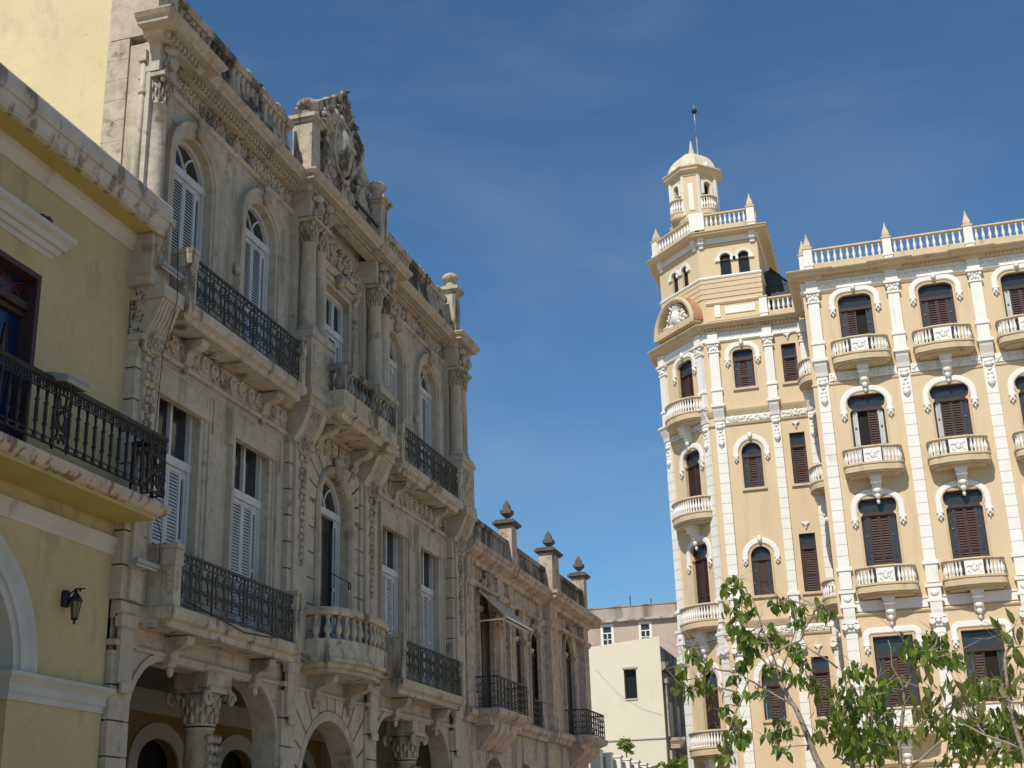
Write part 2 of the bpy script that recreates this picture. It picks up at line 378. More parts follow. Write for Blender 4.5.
def column(mb, u, d, z0, z1, r, ped=None):
    mb.box(u-r*1.4, u+r*1.4, d-r*1.4, d+r*1.4, z0, z0+.08)
    mb.lathe([(r*1.35, z0+.08), (r*1.35, z0+.15), (r*1.1, z0+.18), (r*1.22, z0+.24), (r*1.02, z0+.28), (r, z0+.32), (r*.97, z0+(z1-z0)*.6), (r*.86, z1-.04), (r*.95, z1-.03), (r*.95, z1)], u, d, 14)
BAL = [(.7, 0), (.7, .08), (.45, .12), (.55, .18), (1, .36), (.9, .46), (.5, .7), (.42, .82), (.6, .86), (.6, .9), (.75, .93), (.75, 1)]
def balusters(mb, A, B, z0, z1, sp=.2, r=.07, n=8):
    L = math.hypot(B[0]-A[0], B[1]-A[1]); k = max(1, int(L/sp)); h = z1-z0
    for i in range(k):
        t = (i+.5)/k; mb.lathe([(a*r, z0+b*h) for a, b in BAL], A[0]+(B[0]-A[0])*t, A[1]+(B[1]-A[1])*t, n)
def iron(mb, A, B, z0, z1, cell=.3, style='scroll', r=.014):
    L = math.hypot(B[0]-A[0], B[1]-A[1]); eu, ed_ = (B[0]-A[0])/L, (B[1]-A[1])/L
    P = lambda t, z, o=0: (A[0]+eu*t, A[1]+ed_*t, z)
    def bar(t0, za, t1, zb, q): mb.tube([P(t0, za), P(t1, zb)], q, 4)
    H = z1-z0
    bar(0, z1, L, z1, .03); bar(0, z0+.05, L, z0+.05, .018); 
    n = max(1, round(L/cell)); c = L/n
    if style == 'scroll':
        bar(0, z1-.13, L, z1-.13, .012); bar(0, z0+.17, L, z0+.17, .012)
        for i in range(n+1):
            if i % 2 == 0 or i == n: bar(min(L-.01, i*c+.005), z0, min(L-.01, i*c+.005), z1, .013 if i % 4 else .022)
        for i in range(n):
            m = (i+.5)*c
            for sg in (1, -1):
                for zc, st in ((z0+.17+(H-.3)*.28, -1), (z0+.17+(H-.3)*.74, 1)):
                    mb.tube([P(m+sg*(c*.24)+x, z) for x, _, z in spiral(0, zc, c*.30, 1.4, pi/2*st, 0, sg*st, 9)], r, 4)
            mb.tube([P(m, z0+.17), P(m+.03, z0+H*.4), P(m-.03, z0+H*.6), P(m, z1-.13)], r*1.3, 4)
            for k in range(2): mb.tube([P(m+c*.25*(2*k-1)+.06*cos(a), z1-.065+.05*sin(a)) for a in [2*pi*q/8 for q in range(9)]], r*.8, 4)
            mb.lump(*P(m, z0+H*.5), .03, .02, .05, 5, 3)
    elif style == 'posts':
        bar(0, z1-.17, L, z1-.17, .014); bar(0, z0+.13, L, z0+.13, .012)
        for i in range(n+1):
            u, d, _ = P(min(L-.01, i*c+.005), 0)
            h = H-.2; zb = z0+.04
            mb.lathe([(.034, zb), (.034, zb+.09), (.016, zb+.12), (.024, zb+h*.3), (.04, zb+h*.34), (.024, zb+h*.38), (.028, zb+h*.5), (.024, zb+h*.7), (.04, zb+h*.74), (.018, zb+h*.78), (.026, zb+h)], u, d, 6)
            for q in range(3):
                a = P(min(L-.01, i*c+.005), z1-.09)
                mb.tube([P(min(max(0, i*c+c*.5*(q-1)*.6+.05*cos(w)), L), z1-.085+.06*sin(w)) for w in [2*pi*e/7 for e in range(8)]], .013, 4)
    elif style == 'grid':
        for i in range(n+1): bar(min(L-.01, i*c+.005), z0, min(L-.01, i*c+.005), z1, .014)
        for k in (.3, .52, .75): bar(0, z0+H*k, L, z0+H*k, .014)
        for i in range(n):
            for k in (.18, .41, .63, .87): mb.tube([P((i+.5)*c+c*.3*cos(w), z0+H*k+c*.3*sin(w)) for w in [2*pi*e/8 for e in range(9)]], .01, 4)

# corbel: S-shaped bracket outline in (d,z), projecting p at the top, height h, top at z=0
def corbel(mb, u, z, p, h, w):
    o = [(0, 0), (p, 0), (p, -.1*h), (p*.92, -.26*h), (p*.72, -.38*h), (p*.45, -.45*h), (p*.30, -.58*h), (p*.32, -.78*h), (p*.22, -.93*h), (p*.05, -h), (0, -h)]
    mb.side([(d, z+q) for d, q in o], u-w/2, u+w/2)
    mb.tube([(u-w/2-.01, p*.72, z-.17*h), (u+w/2+.01, p*.72, z-.17*h)], .14*h, 8)
    mb.tube([(u-w/2-.01, p*.2, z-.8*h), (u+w/2+.01, p*.2, z-.8*h)], .10*h, 8)
    mb.lump(u, p*.15, z-h-.05, w*.35, .06, .1, 6, 4)

# ================================================================== SETTING
g = M(); g.plan([(-400, 300), (400, 300), (400, -600), (-400, -600)], -.5, 0)
tag(part(g, 'ground', 'paving'), kind='structure')
g = M(); g.plan([(-11.4, -52), (-8.9, -58), (-8.9, -140), (-11.4, -140)], .001, .006)
tag(part(g, 'street', 'road'), kind='structure')

X0 = -11.65                                    # facade plane of the west side of the square
FP = frame((X0, 0, 0), (0, 1, 0), (-1, 0, 0))  # u = world Y, d = outwards (+X)

# ------------------------------------------------------------------ window kits (local origin: sill centre, on the glass plane)
def louvres(mb, u0, u1, z0, z1, d, sp=.062, fr=.055):
    mb.box(u0, u0+fr, d-.02, d+.025, z0, z1); mb.box(u1-fr, u1, d-.02, d+.025, z0, z1)
    zm = z0+(z1-z0)*.45
    for a, b in ((z0, z0+.09), (zm-.035, zm+.035), (z1-.07, z1)): mb.box(u0+fr, u1-fr, d-.018, d+.022, a, b)
    z = z0+.11
    while z < z1-.1:
        if abs(z-zm) > .06: mb.side([(d+.02, z-.012), (d+.016, z), (d-.012, z+.05), (d-.018, z+.042)], u0+fr, u1-fr)
        z += sp
def palace_window(w, h, zt, kind, parent, u, z, opened=False, fr_=None):
    """French window: frame (with transom and glazing bars), pane, shutter leaves"""
    fr = M(); f = .085; r = w/2
    if kind == 'arch':
        o = arch(0, w, 0, h-r, n=18); fr.band(o, [(0, -.06), (0, .07), (-f, .07), (-f, -.06)])
        zs = h-r; fr.box(-r, r, -.06, .09, zs-.08, zs+.07); fr.box(-.028, .028, -.04, .05, zs+.07, zs+.25*r)
        for sg in (1, -1): fr.tube([(sg*(r-.09)*(1-cos(q*pi/2)), -.0, zs+.12*r+.72*r*sin(q*pi/2)) for q in [k/7 for k in range(8)]], .028, 4)
        pane = o
    else:
        o = rect(0, w, 0, h); fr.band(o, [(0, -.06), (0, .07), (-f, .07), (-f, -.06)])
        zs = zt; fr.box(-r, r, -.06, .09, zs-.08, zs+.07)
        for c in ([-.0] if kind == 'rect' else [-w/6, w/6]): fr.box(c-.035, c+.035, -.04, .055, zs+.07, h-f)
        if kind == 'rect3':
            for c in (-w/3+.02, 0, w/3-.02): fr.band(rrect(c, w/3-.09, zs+.1, h-.1, .1), [(0, -.02), (0, .05), (-.03, .05), (-.03, -.02)])
        pane = o
    so_ = .19*w/1.4
    for sg in (1, -1):                           # fixed side strips with a tall slot
        a, b = sorted((sg*(r-f), sg*(r-f-so_)))
        fr.wall([(a, .05), (a, zs-.08), (b, zs-.08), (b, .05)], [rrect((a+b)/2, (b-a)*.5, zs*.52, zs-.22, .04), rrect((a+b)/2, (b-a)*.5, .5, zs*.5, .03)], .03, .04)
    fo = part(fr, 'window', 'shutter', parent, (fr_ or FP) @ T(u, -.2, z))
    p = M(); p.prism(pane, -.04, -.02); part(p, 'pane', 'glass', fo)
    sw = r-f-so_
    for sg in (-1, 1):
        if opened: continue
        s_ = M(); a, b = sorted((sg*.006, sg*sw)); louvres(s_, a, b, .06, zs-.09, .02); part(s_, 'shutter', 'shutter', fo)
    return fo

# ================================================================== PALACE
pal = thing('palace', 'weathered grey limestone palace with iron balconies, arched windows and a blackened sculpted crest', 'palace', (X0, 26.6, 0))
L0, L1, UC = 18.1, 35.15, 26.4
F2, F3, CT = 5.62, 10.88, 15.95
WU = [19.78, 22.56, 26.4, 30.1, 32.75]
holes = []
HW = 1.42
for i, c in enumerate(WU):
    if i == 2:
        holes.append(arch(c, 1.6, F2+.02, 8.95)); holes.append(rect(c, 1.6, F3+.02, 14.2))
    else:
        holes.append(rect(c, HW, F2+.02, 9.5)); holes.append(arch(c, HW, F3+.02, 13.86))
bl = lambda c, w: rrect(c, w, .02, 4.86, 1.05, 7)
holes += [bl(21.3, 5.2), arch(UC, 2.8, .02, 3.05), bl(31.5, 5.2)]
m = M(); m.wall([(L0, 0), (L0, CT), (L1, CT), (L1, 0)], holes, 0, .46)
m.box(L0+.06, L1, -12, -.48, 15.7, 15.9); m.box(L0+.02, L1-.02, -12, -11.8, 0, 15.8)
m.box(L1-.3, L1-.004, -12, -.01, 0, CT)
part(m, 'wall', 'stone', pal, FP)
m = M(); m.box(L0, L0+.3, -12, -.85, 0, 18.6); part(m, 'side_wall', 'yellow_side', pal, FP)
m = M()
for k in range(24):
    z = 9.6+.42*k
    if z > 17.2: break
    m.box(L0-.03, L0+.32, -.86, -.42, z, z+.414)
part(m, 'corner_quoins', 'pedestal', pal, FP)
m = M(); m.box(L0+.012, L0+.4, -.44, -.05, 9, CT-.2); m.box(L0-.04, L0+.5, -.80, -.02, 15.9, 18.7); part(m, 'corner_return', 'stone', pal, FP)
# loggia behind the ground-floor openings
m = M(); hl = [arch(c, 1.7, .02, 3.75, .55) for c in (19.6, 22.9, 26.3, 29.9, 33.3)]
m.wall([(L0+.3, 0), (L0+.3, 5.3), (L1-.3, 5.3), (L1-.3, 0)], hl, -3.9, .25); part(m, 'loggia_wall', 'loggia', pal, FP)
m = M()
for h in hl: m.band(h, [(0, -3.86), (.34, -3.86), (.34, -3.92), (0, -3.92)])
m.box(L0+.3, L1-.3, -3.9, -3.8, 4.8, 5.28); part(m, 'loggia_door_surrounds', 'trimgrey', pal, FP)
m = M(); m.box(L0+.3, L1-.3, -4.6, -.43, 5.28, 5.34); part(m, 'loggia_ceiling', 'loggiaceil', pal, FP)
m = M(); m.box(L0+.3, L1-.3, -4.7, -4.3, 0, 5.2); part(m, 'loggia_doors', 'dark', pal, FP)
for c in (21.55, 31.75):
    m = M(); column(m, c, -.3, 0, 3.95, .29); capital(m, c, -.3, 3.98, 4.62, .26, .40)
    m.box(c-.44, c+.44, -.6, .06, 4.6, 4.88)
    for sx in (-1, 1):
        for sd in (-1, 1): m.tube(spiral(c+sx*.42, 4.45, .14, 1.3, 0, -.3+sd*.36, sx), .05, 5)
    for k in range(3): drop(m, c-.15+.15*k, 3.75, 2.6+.3*(k % 2), .16, -.3+.29+.0)
    part(m, 'loggia_column', 'carved', pal, FP)
# opening jamb imposts + arch band + fan voussoirs
m = M()
for c in (21.3, 31.5):
    for sg in (-1, 1): m.box(c+sg*2.6-.12, c+sg*2.6+.12, -.40, .04, 2.9, 3.05); m.box(c+sg*2.6-.07, c+sg*2.6+.07, -.40, .03, 2.6, 2.9)
    m.band(bl(c, 5.2), [(0.02, -.02), (.02, .035), (.14, .035), (.14, -.02)])
m.band(arch(UC, 2.8, .02, 3.05), [(0.01, -.3), (.01, .05), (.10, .09), (.2, .06), (.2, -.02)])
part(m, 'arcade_mouldings', 'stone', pal, FP)
def voussoirs(mb, c, zs, R, u0, u1, z1, d0, d1, n=9, gap=.03):
    """radial blocks between the arch and a rectangle"""
    def out(a):
        x, y = cos(a), sin(a); t = 1e9
        if x > 1e-6: t = min(t, (u1-c)/x)
        if x < -1e-6: t = min(t, (u0-c)/x)
        if y > 1e-6: t = min(t, (z1-zs)/y)
        return max(t, R+.01)
    for i in range(n):
        a0 = pi*i/n; a1 = pi*(i+1)/n; A = [a0+(a1-a0)*k/6 for k in range(7)]
        for cor in (atan2(z1-zs, u1-c), atan2(z1-zs, u0-c)):
            if a0 < cor < a1: A.append(cor)
        A.sort(); g0 = gap/R
        inn = [(c+R*cos(min(max(a, a0+g0), a1-g0)), zs+R*sin(min(max(a, a0+g0), a1-g0))) for a in A]
        o = []
        for a in A:
            t = out(a); gg = gap/t; b = min(max(a, a0+gg), a1-gg); t = out(b); o.append((c+t*cos(b), zs+t*sin(b)))
        mb.prism(inn+o[::-1], d0, d1)
m = M(); voussoirs(m, UC, 3.05, 1.62, UC-1.95, UC+1.95, 4.92, -.02, .06, 13)
z = 0.1
while z < 3.0:
    for sg in (-1, 1): a, b = sorted((UC+sg*1.62, UC+sg*1.95)); m.box(a, b, -.02, .06, z, z+.44)
    z += .46
part(m, 'rusticated_arch', 'stone', pal, FP)
# ground-floor piers with rustic courses
for u0, u1 in ((18.05, 18.62), (23.98, 24.6), (28.2, 28.85), (34.15, 34.9)):
    m = M(); z = .1
    while z < 4.6: m.box(u0, u1, -.02, .10, z, z+.50); z += .53
    m.box(u0+.1, u1-.1, .10, .17, 4.35, 5.2); m.box(u0-.03, u1+.03, -.02, .16, 4.92, 5.0); m.box(u0+.05, u1-.05, .08, .2, 5.2, 5.4); m.box(u0+.14, u1-.14, .17, .21, 4.2, 4.36)
    part(m, 'ground_pier', 'stone', pal, FP)
m = M(); m.mould([(L0, .0), (L1, .0)], [(-.02, 4.93), (.05, 4.93), (.07, 4.98), (.03, 5.03), (-.02, 5.03)])
m.mould([(L0, .0), (L1, .0)], [(-.02, 5.34), (.10, 5.36), (.16, 5.46), (.16, 5.60), (-.02, 5.62)])
part(m, 'first_floor_string', 'stone', pal, FP)
# ---- first floor: pilasters, rustication
PIL = [(18.0, 18.66), (24.0, 25.0), (27.8, 28.85), (34.1, 35.1)]
for i, (a, b) in enumerate(PIL):
    m = M(); z = F2; d = .28 if i in (0, 3) else .2
    while z < 9.75:
        m.box(a, b, -.02, d-.08, z, z+.515); z += .545
    m.box(a+.18, b-.18, d-.10, d-.02, F2, 9.9)
    m.box(a-.02, b+.02, -.02, d+.02, 9.9, 10.0)
    m.side([(0, 10), (d+.02, 10), (d+.2, 10.3), (d+.32, 10.62), (0, 10.62)], a+.05, b-.05)
    m.box(a, b, -.02, d+.36, 10.62, 10.86)
    p = part(m, 'pilaster', 'stone', pal, FP)
    m = M(); c = (a+b)/2
    drop(m, c, 9.75, 7.4, .34, d); capital(m, c, d-.02, 9.72, 10.05, .13, .16)
    for k in range(5): m.tube([(c-.2+.1*k, d+.02, 10.05), (c-.2+.1*k, d+.2, 10.3), (c-.2+.1*k, d+.3, 10.58)], .035, 4)
    for sg in (-1, 1): m.tube(spiral(c+sg*.17, 9.85, .12, 1.2, 0, d, sg), .04, 4)
    part(m, 'carved_garland', 'carved', p)
m = M(); voussoirs(m, UC, 8.95, 1.02, 25.02, 27.78, 10.0, -.02, .09, 11)
z = F2+.02
while z < 8.9:
    for sg in (-1, 1): a, b = sorted((UC+sg*1.02, UC+sg*1.38)); m.box(a, b, -.02, .07, z, z+.515)
    z += .545
part(m, 'rusticated_surround', 'stone', pal, FP)
m = M(); m.band(arch(UC, 1.6, F2, 8.95, n=20), [(0.0, -.1), (0.0, .09), (.05, .15), (.16, .16), (.2, .1), (.2, -.02)])
for k in range(13):
    a = pi*k/12; m.lump(UC+.83*cos(a), .0, 8.95+.83*sin(a), .06, .12, .06, 5, 3)
m.lump(UC, .18, 9.93, .17, .14, .24, 7, 5); m.lump(UC, .27, 9.85, .1, .1, .13, 6, 4); m.lump(UC-.14, .2, 10.02, .1, .09, .1); m.lump(UC+.14, .2, 10.02, .1, .09, .1)
for sg in (-1, 1): drop(m, UC+sg*.93, 8.6, 7.7, .17, .1)
part(m, 'arched_door_surround', 'carved', pal, FP)
# ---- surrounds of the other windows
for i, c in enumerate(WU):
    if i != 2:
        m = M(); o = rect(c, HW, F2, 9.5)
        m.band(o, [(0, -.12), (0, .03), (.10, .05), (.10, .07), (.2, .08), (.2, .11), (.25, .11), (.25, -.02)])
        m.box(c-HW/2-.34, c+HW/2+.34, -.02, .1, 9.3, 9.78); m.band([(c-HW/2-.36, 9.1), (c-HW/2-.36, 9.8), (c+HW/2+.36, 9.8), (c+HW/2+.36, 9.1)], [(0, -.02), (0, .13), (-.05, .13), (-.05, -.02)])
        part(m, 'window_surround', 'stone', pal, FP)
        m = M(); o = arch(c, HW, F3, 13.86, n=20)
        m.band(o, [(0, -.12), (0, .04), (.05, .06), (.05, .09), (.2, .09), (.24, .13), (.30, .13), (.30, -.02)])
        m.lump(c, .17, 14.78, .13, .13, .25, 7, 5); m.lump(c, .25, 14.70, .09, .09, .14, 6, 4); m.lump(c-.1, .19, 14.92, .08, .08, .1); m.lump(c+.1, .19, 14.92, .08, .08, .1)
        for sg in (-1, 1): m.lump(c+sg*(HW/2+.34), .08, 12.7, .07, .06, .13)
        part(m, 'arched_window_surround', 'stone', pal, FP)
    else:
        m = M(); m.band(rect(c, 1.6, F3, 14.2), [(0, -.12), (0, .05), (.14, .05), (.14, .09), (.26, .09), (.26, -.02)])
        m.mould([(c-1.25, 0), (c+1.25, 0)], [(-.02, 14.5), (.1, 14.52), (.16, 14.6), (.16, 14.66), (-.02, 14.68)])
        part(m, 'window_surround', 'stone', pal, FP)
        m = M(); scrollband(m, c-1.2, c+1.2, 14.72, 15.2, .06, .4, .04)
        foliage_relief(m, c-1.25, c+1.25, 14.68, 15.3, .08, 60, .08)
        for sg in (-1, 1): corbel(m, c+sg*1.0, 14.5, .16, .6, .18); drop(m, c+sg*1.0, 13.8, 13.1, .18, .1)
        m.lump(c, .15, 14.45, .2, .14, .2); part(m, 'carved_overdoor', 'carved', pal, FP)
for i, c in enumerate(WU):
    if i != 2:
        palace_window(HW, 3.86, 2.72, 'rect', pal, c, F2+.02); palace_window(HW, 3.68, 0, 'arch', pal, c, F3+.02)
    else:
        palace_window(1.6, 4.12, 0, 'arch', pal, c, F2+.02, True); palace_window(1.6, 3.3, 2.4, 'rect3', pal, c, F3+.02)
# ---- engaged columns of the top floor
for i, (us, d) in enumerate((([18.22], .15), ([24.3, 24.85], .3), ([28.15, 28.7], .3), ([34.35, 34.82], .3))):
    m = M(); a, b = us[0]-.34, us[-1]+.34
    m.box(a+.06, b-.06, -.02, .14, F3, 15.1)
    m.box(a, b, -.02, d+.3, F3-.04, 11.0); m.box(a+.04, b-.04, -.02, d+.26, 11.0, 12.15); m.box(a, b, -.02, d+.3, 12.15, 12.28)
    for u in us: column(m, u, d, 12.28, 14.45, .185)
    m.box(a+.05, b-.05, -.02, d+.16, 15.0, 15.62)
    p = part(m, 'engaged_column', 'stone', pal, FP)
    m = M()
    for u in us:
        capital(m, u, d, 14.42, 14.98, .165, .27)
        corbel(m, u, 15.64, .18, .5, .2); m.v = m.v[:0]+m.v
        m.lump(u-.02, d+.22, 15.5, .14, .13, .13); m.lump(u, d+.27, 15.25, .12, .1, .16); foliage_relief(m, u-.17, u+.17, 15.02, 15.6, d+.2, 12, .07)
    m.box(us[0]-.2, us[-1]+.2, d+.255, d+.275, 11.15, 12.0); foliage_relief(m, us[0]-.17, us[-1]+.17, 11.2, 11.95, d+.28, 22, .05)
    part(m, 'carved_capital', 'carved', p)
m = M(); m.tube([(17.93, -.0, 15.3), (17.93, -.0, 12.3)], .05, 8); m.box(17.85, 18.03, -.08, .08, 15.2, 15.42); m.lathe([(.07, 14.55), (.07, 14.62)], 17.93, 0, 8); part(m, 'downpipe', 'stone', pal, FP)
# ---- friezes
for a, b in ((18.85, 23.95), (28.9, 34.05), (25.1, 27.7)): m = M(); m.box(a, b, -.02, .04, 10.1, 10.52); scrollband(m, a, b, 10.1, 10.52, .06, .37, .05); part(m, 'spiral_frieze', 'carved', pal, FP)
m = M(); m.mould([(L0, 0), (L1, 0)], [(-.02, 9.98), (.06, 10.0), (.09, 10.05), (.06, 10.09), (-.02, 10.09)])
m.mould([(L0, 0), (L1, 0)], [(-.02, 10.55), (.12, 10.58), (.2, 10.68), (.2, 10.84), (-.02, 10.86)])
m.mould([(L0, 0), (L1, 0)], [(-.02, 15.06), (.05, 15.08), (.09, 15.15), (.04, 15.19), (-.02, 15.19)])
part(m, 'string_course', 'stone', pal, FP)
for a, b in ((18.8, 23.9), (29.0, 34.1)): m = M(); m.box(a, b, -.02, .03, 15.2, 15.56); scrollband(m, a, b, 15.2, 15.56, .04, .33, .035); foliage_relief(m, a, b, 15.2, 15.55, .05, 110, .05); part(m, 'carved_frieze', 'carved', pal, FP)
CP = [(17.85, .08), (17.85, .33), (19.05, .33), (19.05, .06), (24.0, .06), (24.0, .33), (29.1, .33), (29.1, .06), (34.1, .06), (34.1, .33), (34.85, .33), (34.85, -.4)]
m = M(); m.mould(CP, [(-.1, 15.58), (.10, 15.58), (.14, 15.66), (.16, 15.70), (.36, 15.69), (.37, 15.76), (.42, 15.79), (.47, 15.86), (.47, 15.89), (-.5, 16.0)])
for a, b, d in ((17.8, 19.0, .33), (19.1, 23.95, .06), (24.05, 29.05, .33), (29.15, 34.05, .06), (34.15, 34.85, .33)):
    n = int((b-a)/.125)
    for k in range(n): u = a+(b-a)*(k+.5)/n; m.box(u-.036, u+.036, d+.12, d+.20, 15.59, 15.68)
part(m, 'cornice', 'stone', pal, FP)
# ---- parapet
for a, b in ((18.9, 24.0), (29.1, 34.6)):
    m = M(); m.box(a, b, -.35, -.05, 16.0, 16.28); m.box(a, b, -.24, -.13, 16.28, 17.25); balusters(m, (a, -.12), (b, -.12), 16.28, 17.22, .21, .11, 7)
    m.mould([(a, -.2), (b, -.2)], [(-.18, 17.2), (.18, 17.2), (.22, 17.27), (.2, 17.38), (-.2, 17.4)])
    rnd = random.Random(3)
    for k in range(40): u = rnd.uniform(a, b); m.lump(u, rnd.uniform(-.3, 0), 17.37, rnd.uniform(.08, .25), .08, rnd.uniform(.02, .07), 5, 3)
    part(m, 'parapet', 'crest', pal, FP)
def ped(m, u, d, z0, z1, w, urn=True):
    m.box(u-w/2, u+w/2, d-w/2, d+w/2, z0, z1)
    sq = lambda k: [(u-w/2-k, d-w/2-k), (u-w/2-k, d+w/2+k), (u+w/2+k, d+w/2+k), (u+w/2+k, d-w/2-k)]
    m.plan(sq(.03), z0, z0+.16); m.plan(sq(.05), z1-.02, z1+.05); m.plan(sq(.11), z1+.05, z1+.14); m.plan(sq(-.02), z1+.14, z1+.22)
    if urn: m.lathe([(w*.36, z1+.22), (w*.33, z1+.30), (.13, z1+.36), (.13, z1+.40), (.2, z1+.42), (.25, z1+.49), (.25, z1+.56), (.2, z1+.62), (.12, z1+.65), (.1, z1+.68), (.02, z1+.69)], u, d, 12)
for u, d, z1 in ((24.35, .18, 17.45), (28.55, .18, 17.45), (34.95, .0, 17.62)):
    m = M(); ped(m, u, d, 16.0, z1, .44); part(m, 'parapet_pedestal', 'pedestal', pal, FP)
m = M(); m.box(17.95, 18.6, -.1, .2, 16.0, 18.6); m.box(18.62, 18.9, -.35, .0, 16.0, 17.5); part(m, 'corner_pier', 'pedestal', pal, FP)
# ---- crest over the centre
m = M(); o = [(24.55, 16.02), (24.55, 18.1), (24.9, 18.4), (25.4, 18.78), (25.9, 19.12), (26.4, 19.5), (26.78, 19.8), (26.9, 19.5), (27.2, 19.4), (27.35, 19.1), (27.65, 18.95), (27.75, 18.65), (27.85, 18.4), (28.08, 18.15), (28.1, 17.8), (28.35, 17.5), (28.35, 16.02)]
m.prism(o, -.28, .08)
rnd = random.Random(11)
for p in range(len(o)-2):
    a, b = o[p+1], o[p+2]
    for k in range(2 if p < 5 else 4): t = rnd.random(); q_ = .5 if p < 5 else 1; m.lump(a[0]+(b[0]-a[0])*t, rnd.uniform(-.2, .1), a[1]+(b[1]-a[1])*t, rnd.uniform(.06, .13)*q_, .1, rnd.uniform(.06, .12)*q_, 6, 4)
m.mould([(24.4, .05), (28.5, .05)], [(-.2, 16.02), (.2, 16.02), (.2, 16.2), (.12, 16.3), (-.2, 16.3)])
for k in range(150):
    u = rnd.uniform(24.7, 28.2); zt = (18.0+1.5*(u-24.7)/2.1) if u < 26.8 else 19.4-1.5*(u-26.8)/1.4; z = rnd.uniform(16.4, zt)
    m.lump(u, .1, z, rnd.uniform(.06, .2), rnd.uniform(.05, .12), rnd.uniform(.06, .2), 6, 4)
for cu, cz, r, sg in ((25.3, 17.2, .5, 1), (27.6, 17.2, .5, -1), (25.8, 18.5, .4, -1), (27.2, 18.5, .4, 1), (26.5, 19.3, .3, 1)): m.tube(spiral(cu, cz, r, 1.4, 0, .12, sg, 16), .08, 5)
m.lump(26.45, .15, 17.9, .42, .2, .62, 10, 6); m.band([(26.45+.52*cos(a), 17.9+.75*sin(a)) for a in [2*pi*k/16 for k in range(16)]][::-1], [(0, 0), (0, .2), (.1, .2), (.1, 0)], True)
part(m, 'sculpted_crest', 'crest', pal, FP)
m = M(); m.box(26.9, 28.6, .28, .34, 16.72, 16.78); m.box(27.0, 27.05, 0, .3, 16.6, 16.7); part(m, 'metal_strut', 'door_old', pal, FP)
# ---- balconies
def slab_prof(zt): return [(-.9, zt-.34), (-.12, zt-.34), (-.08, zt-.24), (-.02, zt-.2), (0, zt-.15), (0, zt-.02), (-.03, zt), (-.9, zt)]
def side_panel(m, u, d, z, h, w=.16):
    m.box(u-w/2, u+w/2, 0.0, d-.05, z, z+h); m.box(u-w/2-.03, u+w/2+.03, 0.0, d+.03, z+h, z+h+.09)
    m.box(u-w/2-.02, u+w/2+.04, d-.22, d, z, z+h); m.box(u-w/2-.04, u+w/2+.05, d-.24, d+.02, z+h-.28, z+h-.02)
    for k in range(4): m.lump(u-w/2-.02, d-.11, z+h-.4-.09*k, .04, .05, .04, 5, 3); m.lump(u, d, z+h-.4-.09*k, .05, .03, .04, 5, 3)
    m.box(u-w/2-.015, u+w/2, .12, d-.3, z+.1, z+h-.1)
for zt, spans in ((F2, ((18.82, 23.62), (29.12, 33.72))), (F3, ((18.82, 23.62), (29.12, 33.82)))):
    for k, (a, b) in enumerate(spans):
        m = M(); d = .65
        m.mould([(a, .0), (a, d), (b, d), (b, 0)], [(q, z) for q, z in [(-.4, zt-.34), (-.14, zt-.34), (-.1, zt-.24), (-.02, zt-.2), (0, zt-.15), (0, zt-.02), (-.03, zt), (-.4, zt)]])
        m.box(a+.05, b-.05, -.02, d-.12, zt-.335, zt-.012)
        bo = part(m, 'balcony', 'pedestal', pal, FP)
        m = M(); side_panel(m, a+.14, d-.03, zt, .93); part(m, 'end_panel', 'pedestal', bo)
        m = M(); side_panel(m, b-.12, d-.03, zt, .93 if k == 0 else .8, .12); part(m, 'end_panel', 'pedestal', bo)
        for u in (a+1.0, b-.75): m = M(); corbel(m, u, zt-.36, .44, .5 if zt == F2 else .46, .24); part(m, 'corbel', 'carved', bo)
        m = M(); iron(m, (a+.26, d-.1), (b-.2, d-.1), zt+.02, zt+.9, .29); part(m, 'iron_railing', 'iron2', bo)
# centre balconies
m = M(); a, b, d, zt = 24.85, 27.95, .95, F3
m.mould([(a, .0), (a, d), (b, d), (b, 0)], [(-.4, zt-.1), (.0, zt-.1), (0, zt+.26), (.02, zt+.3), (-.4, zt+.3)])
m.mould([(a, .0), (a, d), (b, d), (b, 0)], [(-.5, zt-.3), (-.1, zt-.3), (-.06, zt-.2), (.04, zt-.16), (.05, zt-.1), (-.5, zt-.1)])
m.box(a+.1, b-.1, -.02, d-.2, zt-.29, zt)
bo = part(m, 'balcony', 'pedestal', pal, FP)
m = M(); P_ = [(a+.1, 0), (a+.1, d-.1), (b-.1, d-.1), (b-.1, 0)]
for A_, B_ in zip(P_, P_[1:]): balusters(m, A_, B_, zt+.3, zt+.8, .2, .085)
m.mould([(a, .0), (a, d), (b, d), (b, 0)], [(-.2, zt+.78), (0, zt+.78), (.03, zt+.86), (.0, zt+.93), (-.2, zt+.93)])
for u in (a+.11, b-.11): m.box(u-.1, u+.1, d-.21, d-.01, zt+.3, zt+.79)
part(m, 'stone_balustrade', 'stone_dark', bo)
for u in (a+.55, b-.55): m = M(); corbel(m, u, zt-.31, .55, .5, .25); part(m, 'corbel', 'carved', bo)
m = M(); a, b, zt = 24.75, 28.05, F2
def bow(o, n=10): return [(a-o, 0), (a-o, .45)]+[((a+b)/2-(b-a)/2*cos(pi*k/n)*(1+2*o/(b-a)), .45+(.6+o)*sin(pi*k/n)) for k in range(1, n)]+[(b+o, .45), (b+o, 0)]
m.plan(bow(0), zt-.08, zt+.3); m.plan(bow(.05), zt-.16, zt-.08); m.plan(bow(-.06), zt-.26, zt-.16); m.plan(bow(-.16), zt-.34, zt-.26)
bo = part(m, 'balcony', 'pedestal', pal, FP)
m = M(); q = bow(-.12, 12)
ln = [0]
for A_, B_ in zip(q, q[1:]): ln.append(ln[-1]+math.hypot(B_[0]-A_[0], B_[1]-A_[1]))
nb = 17
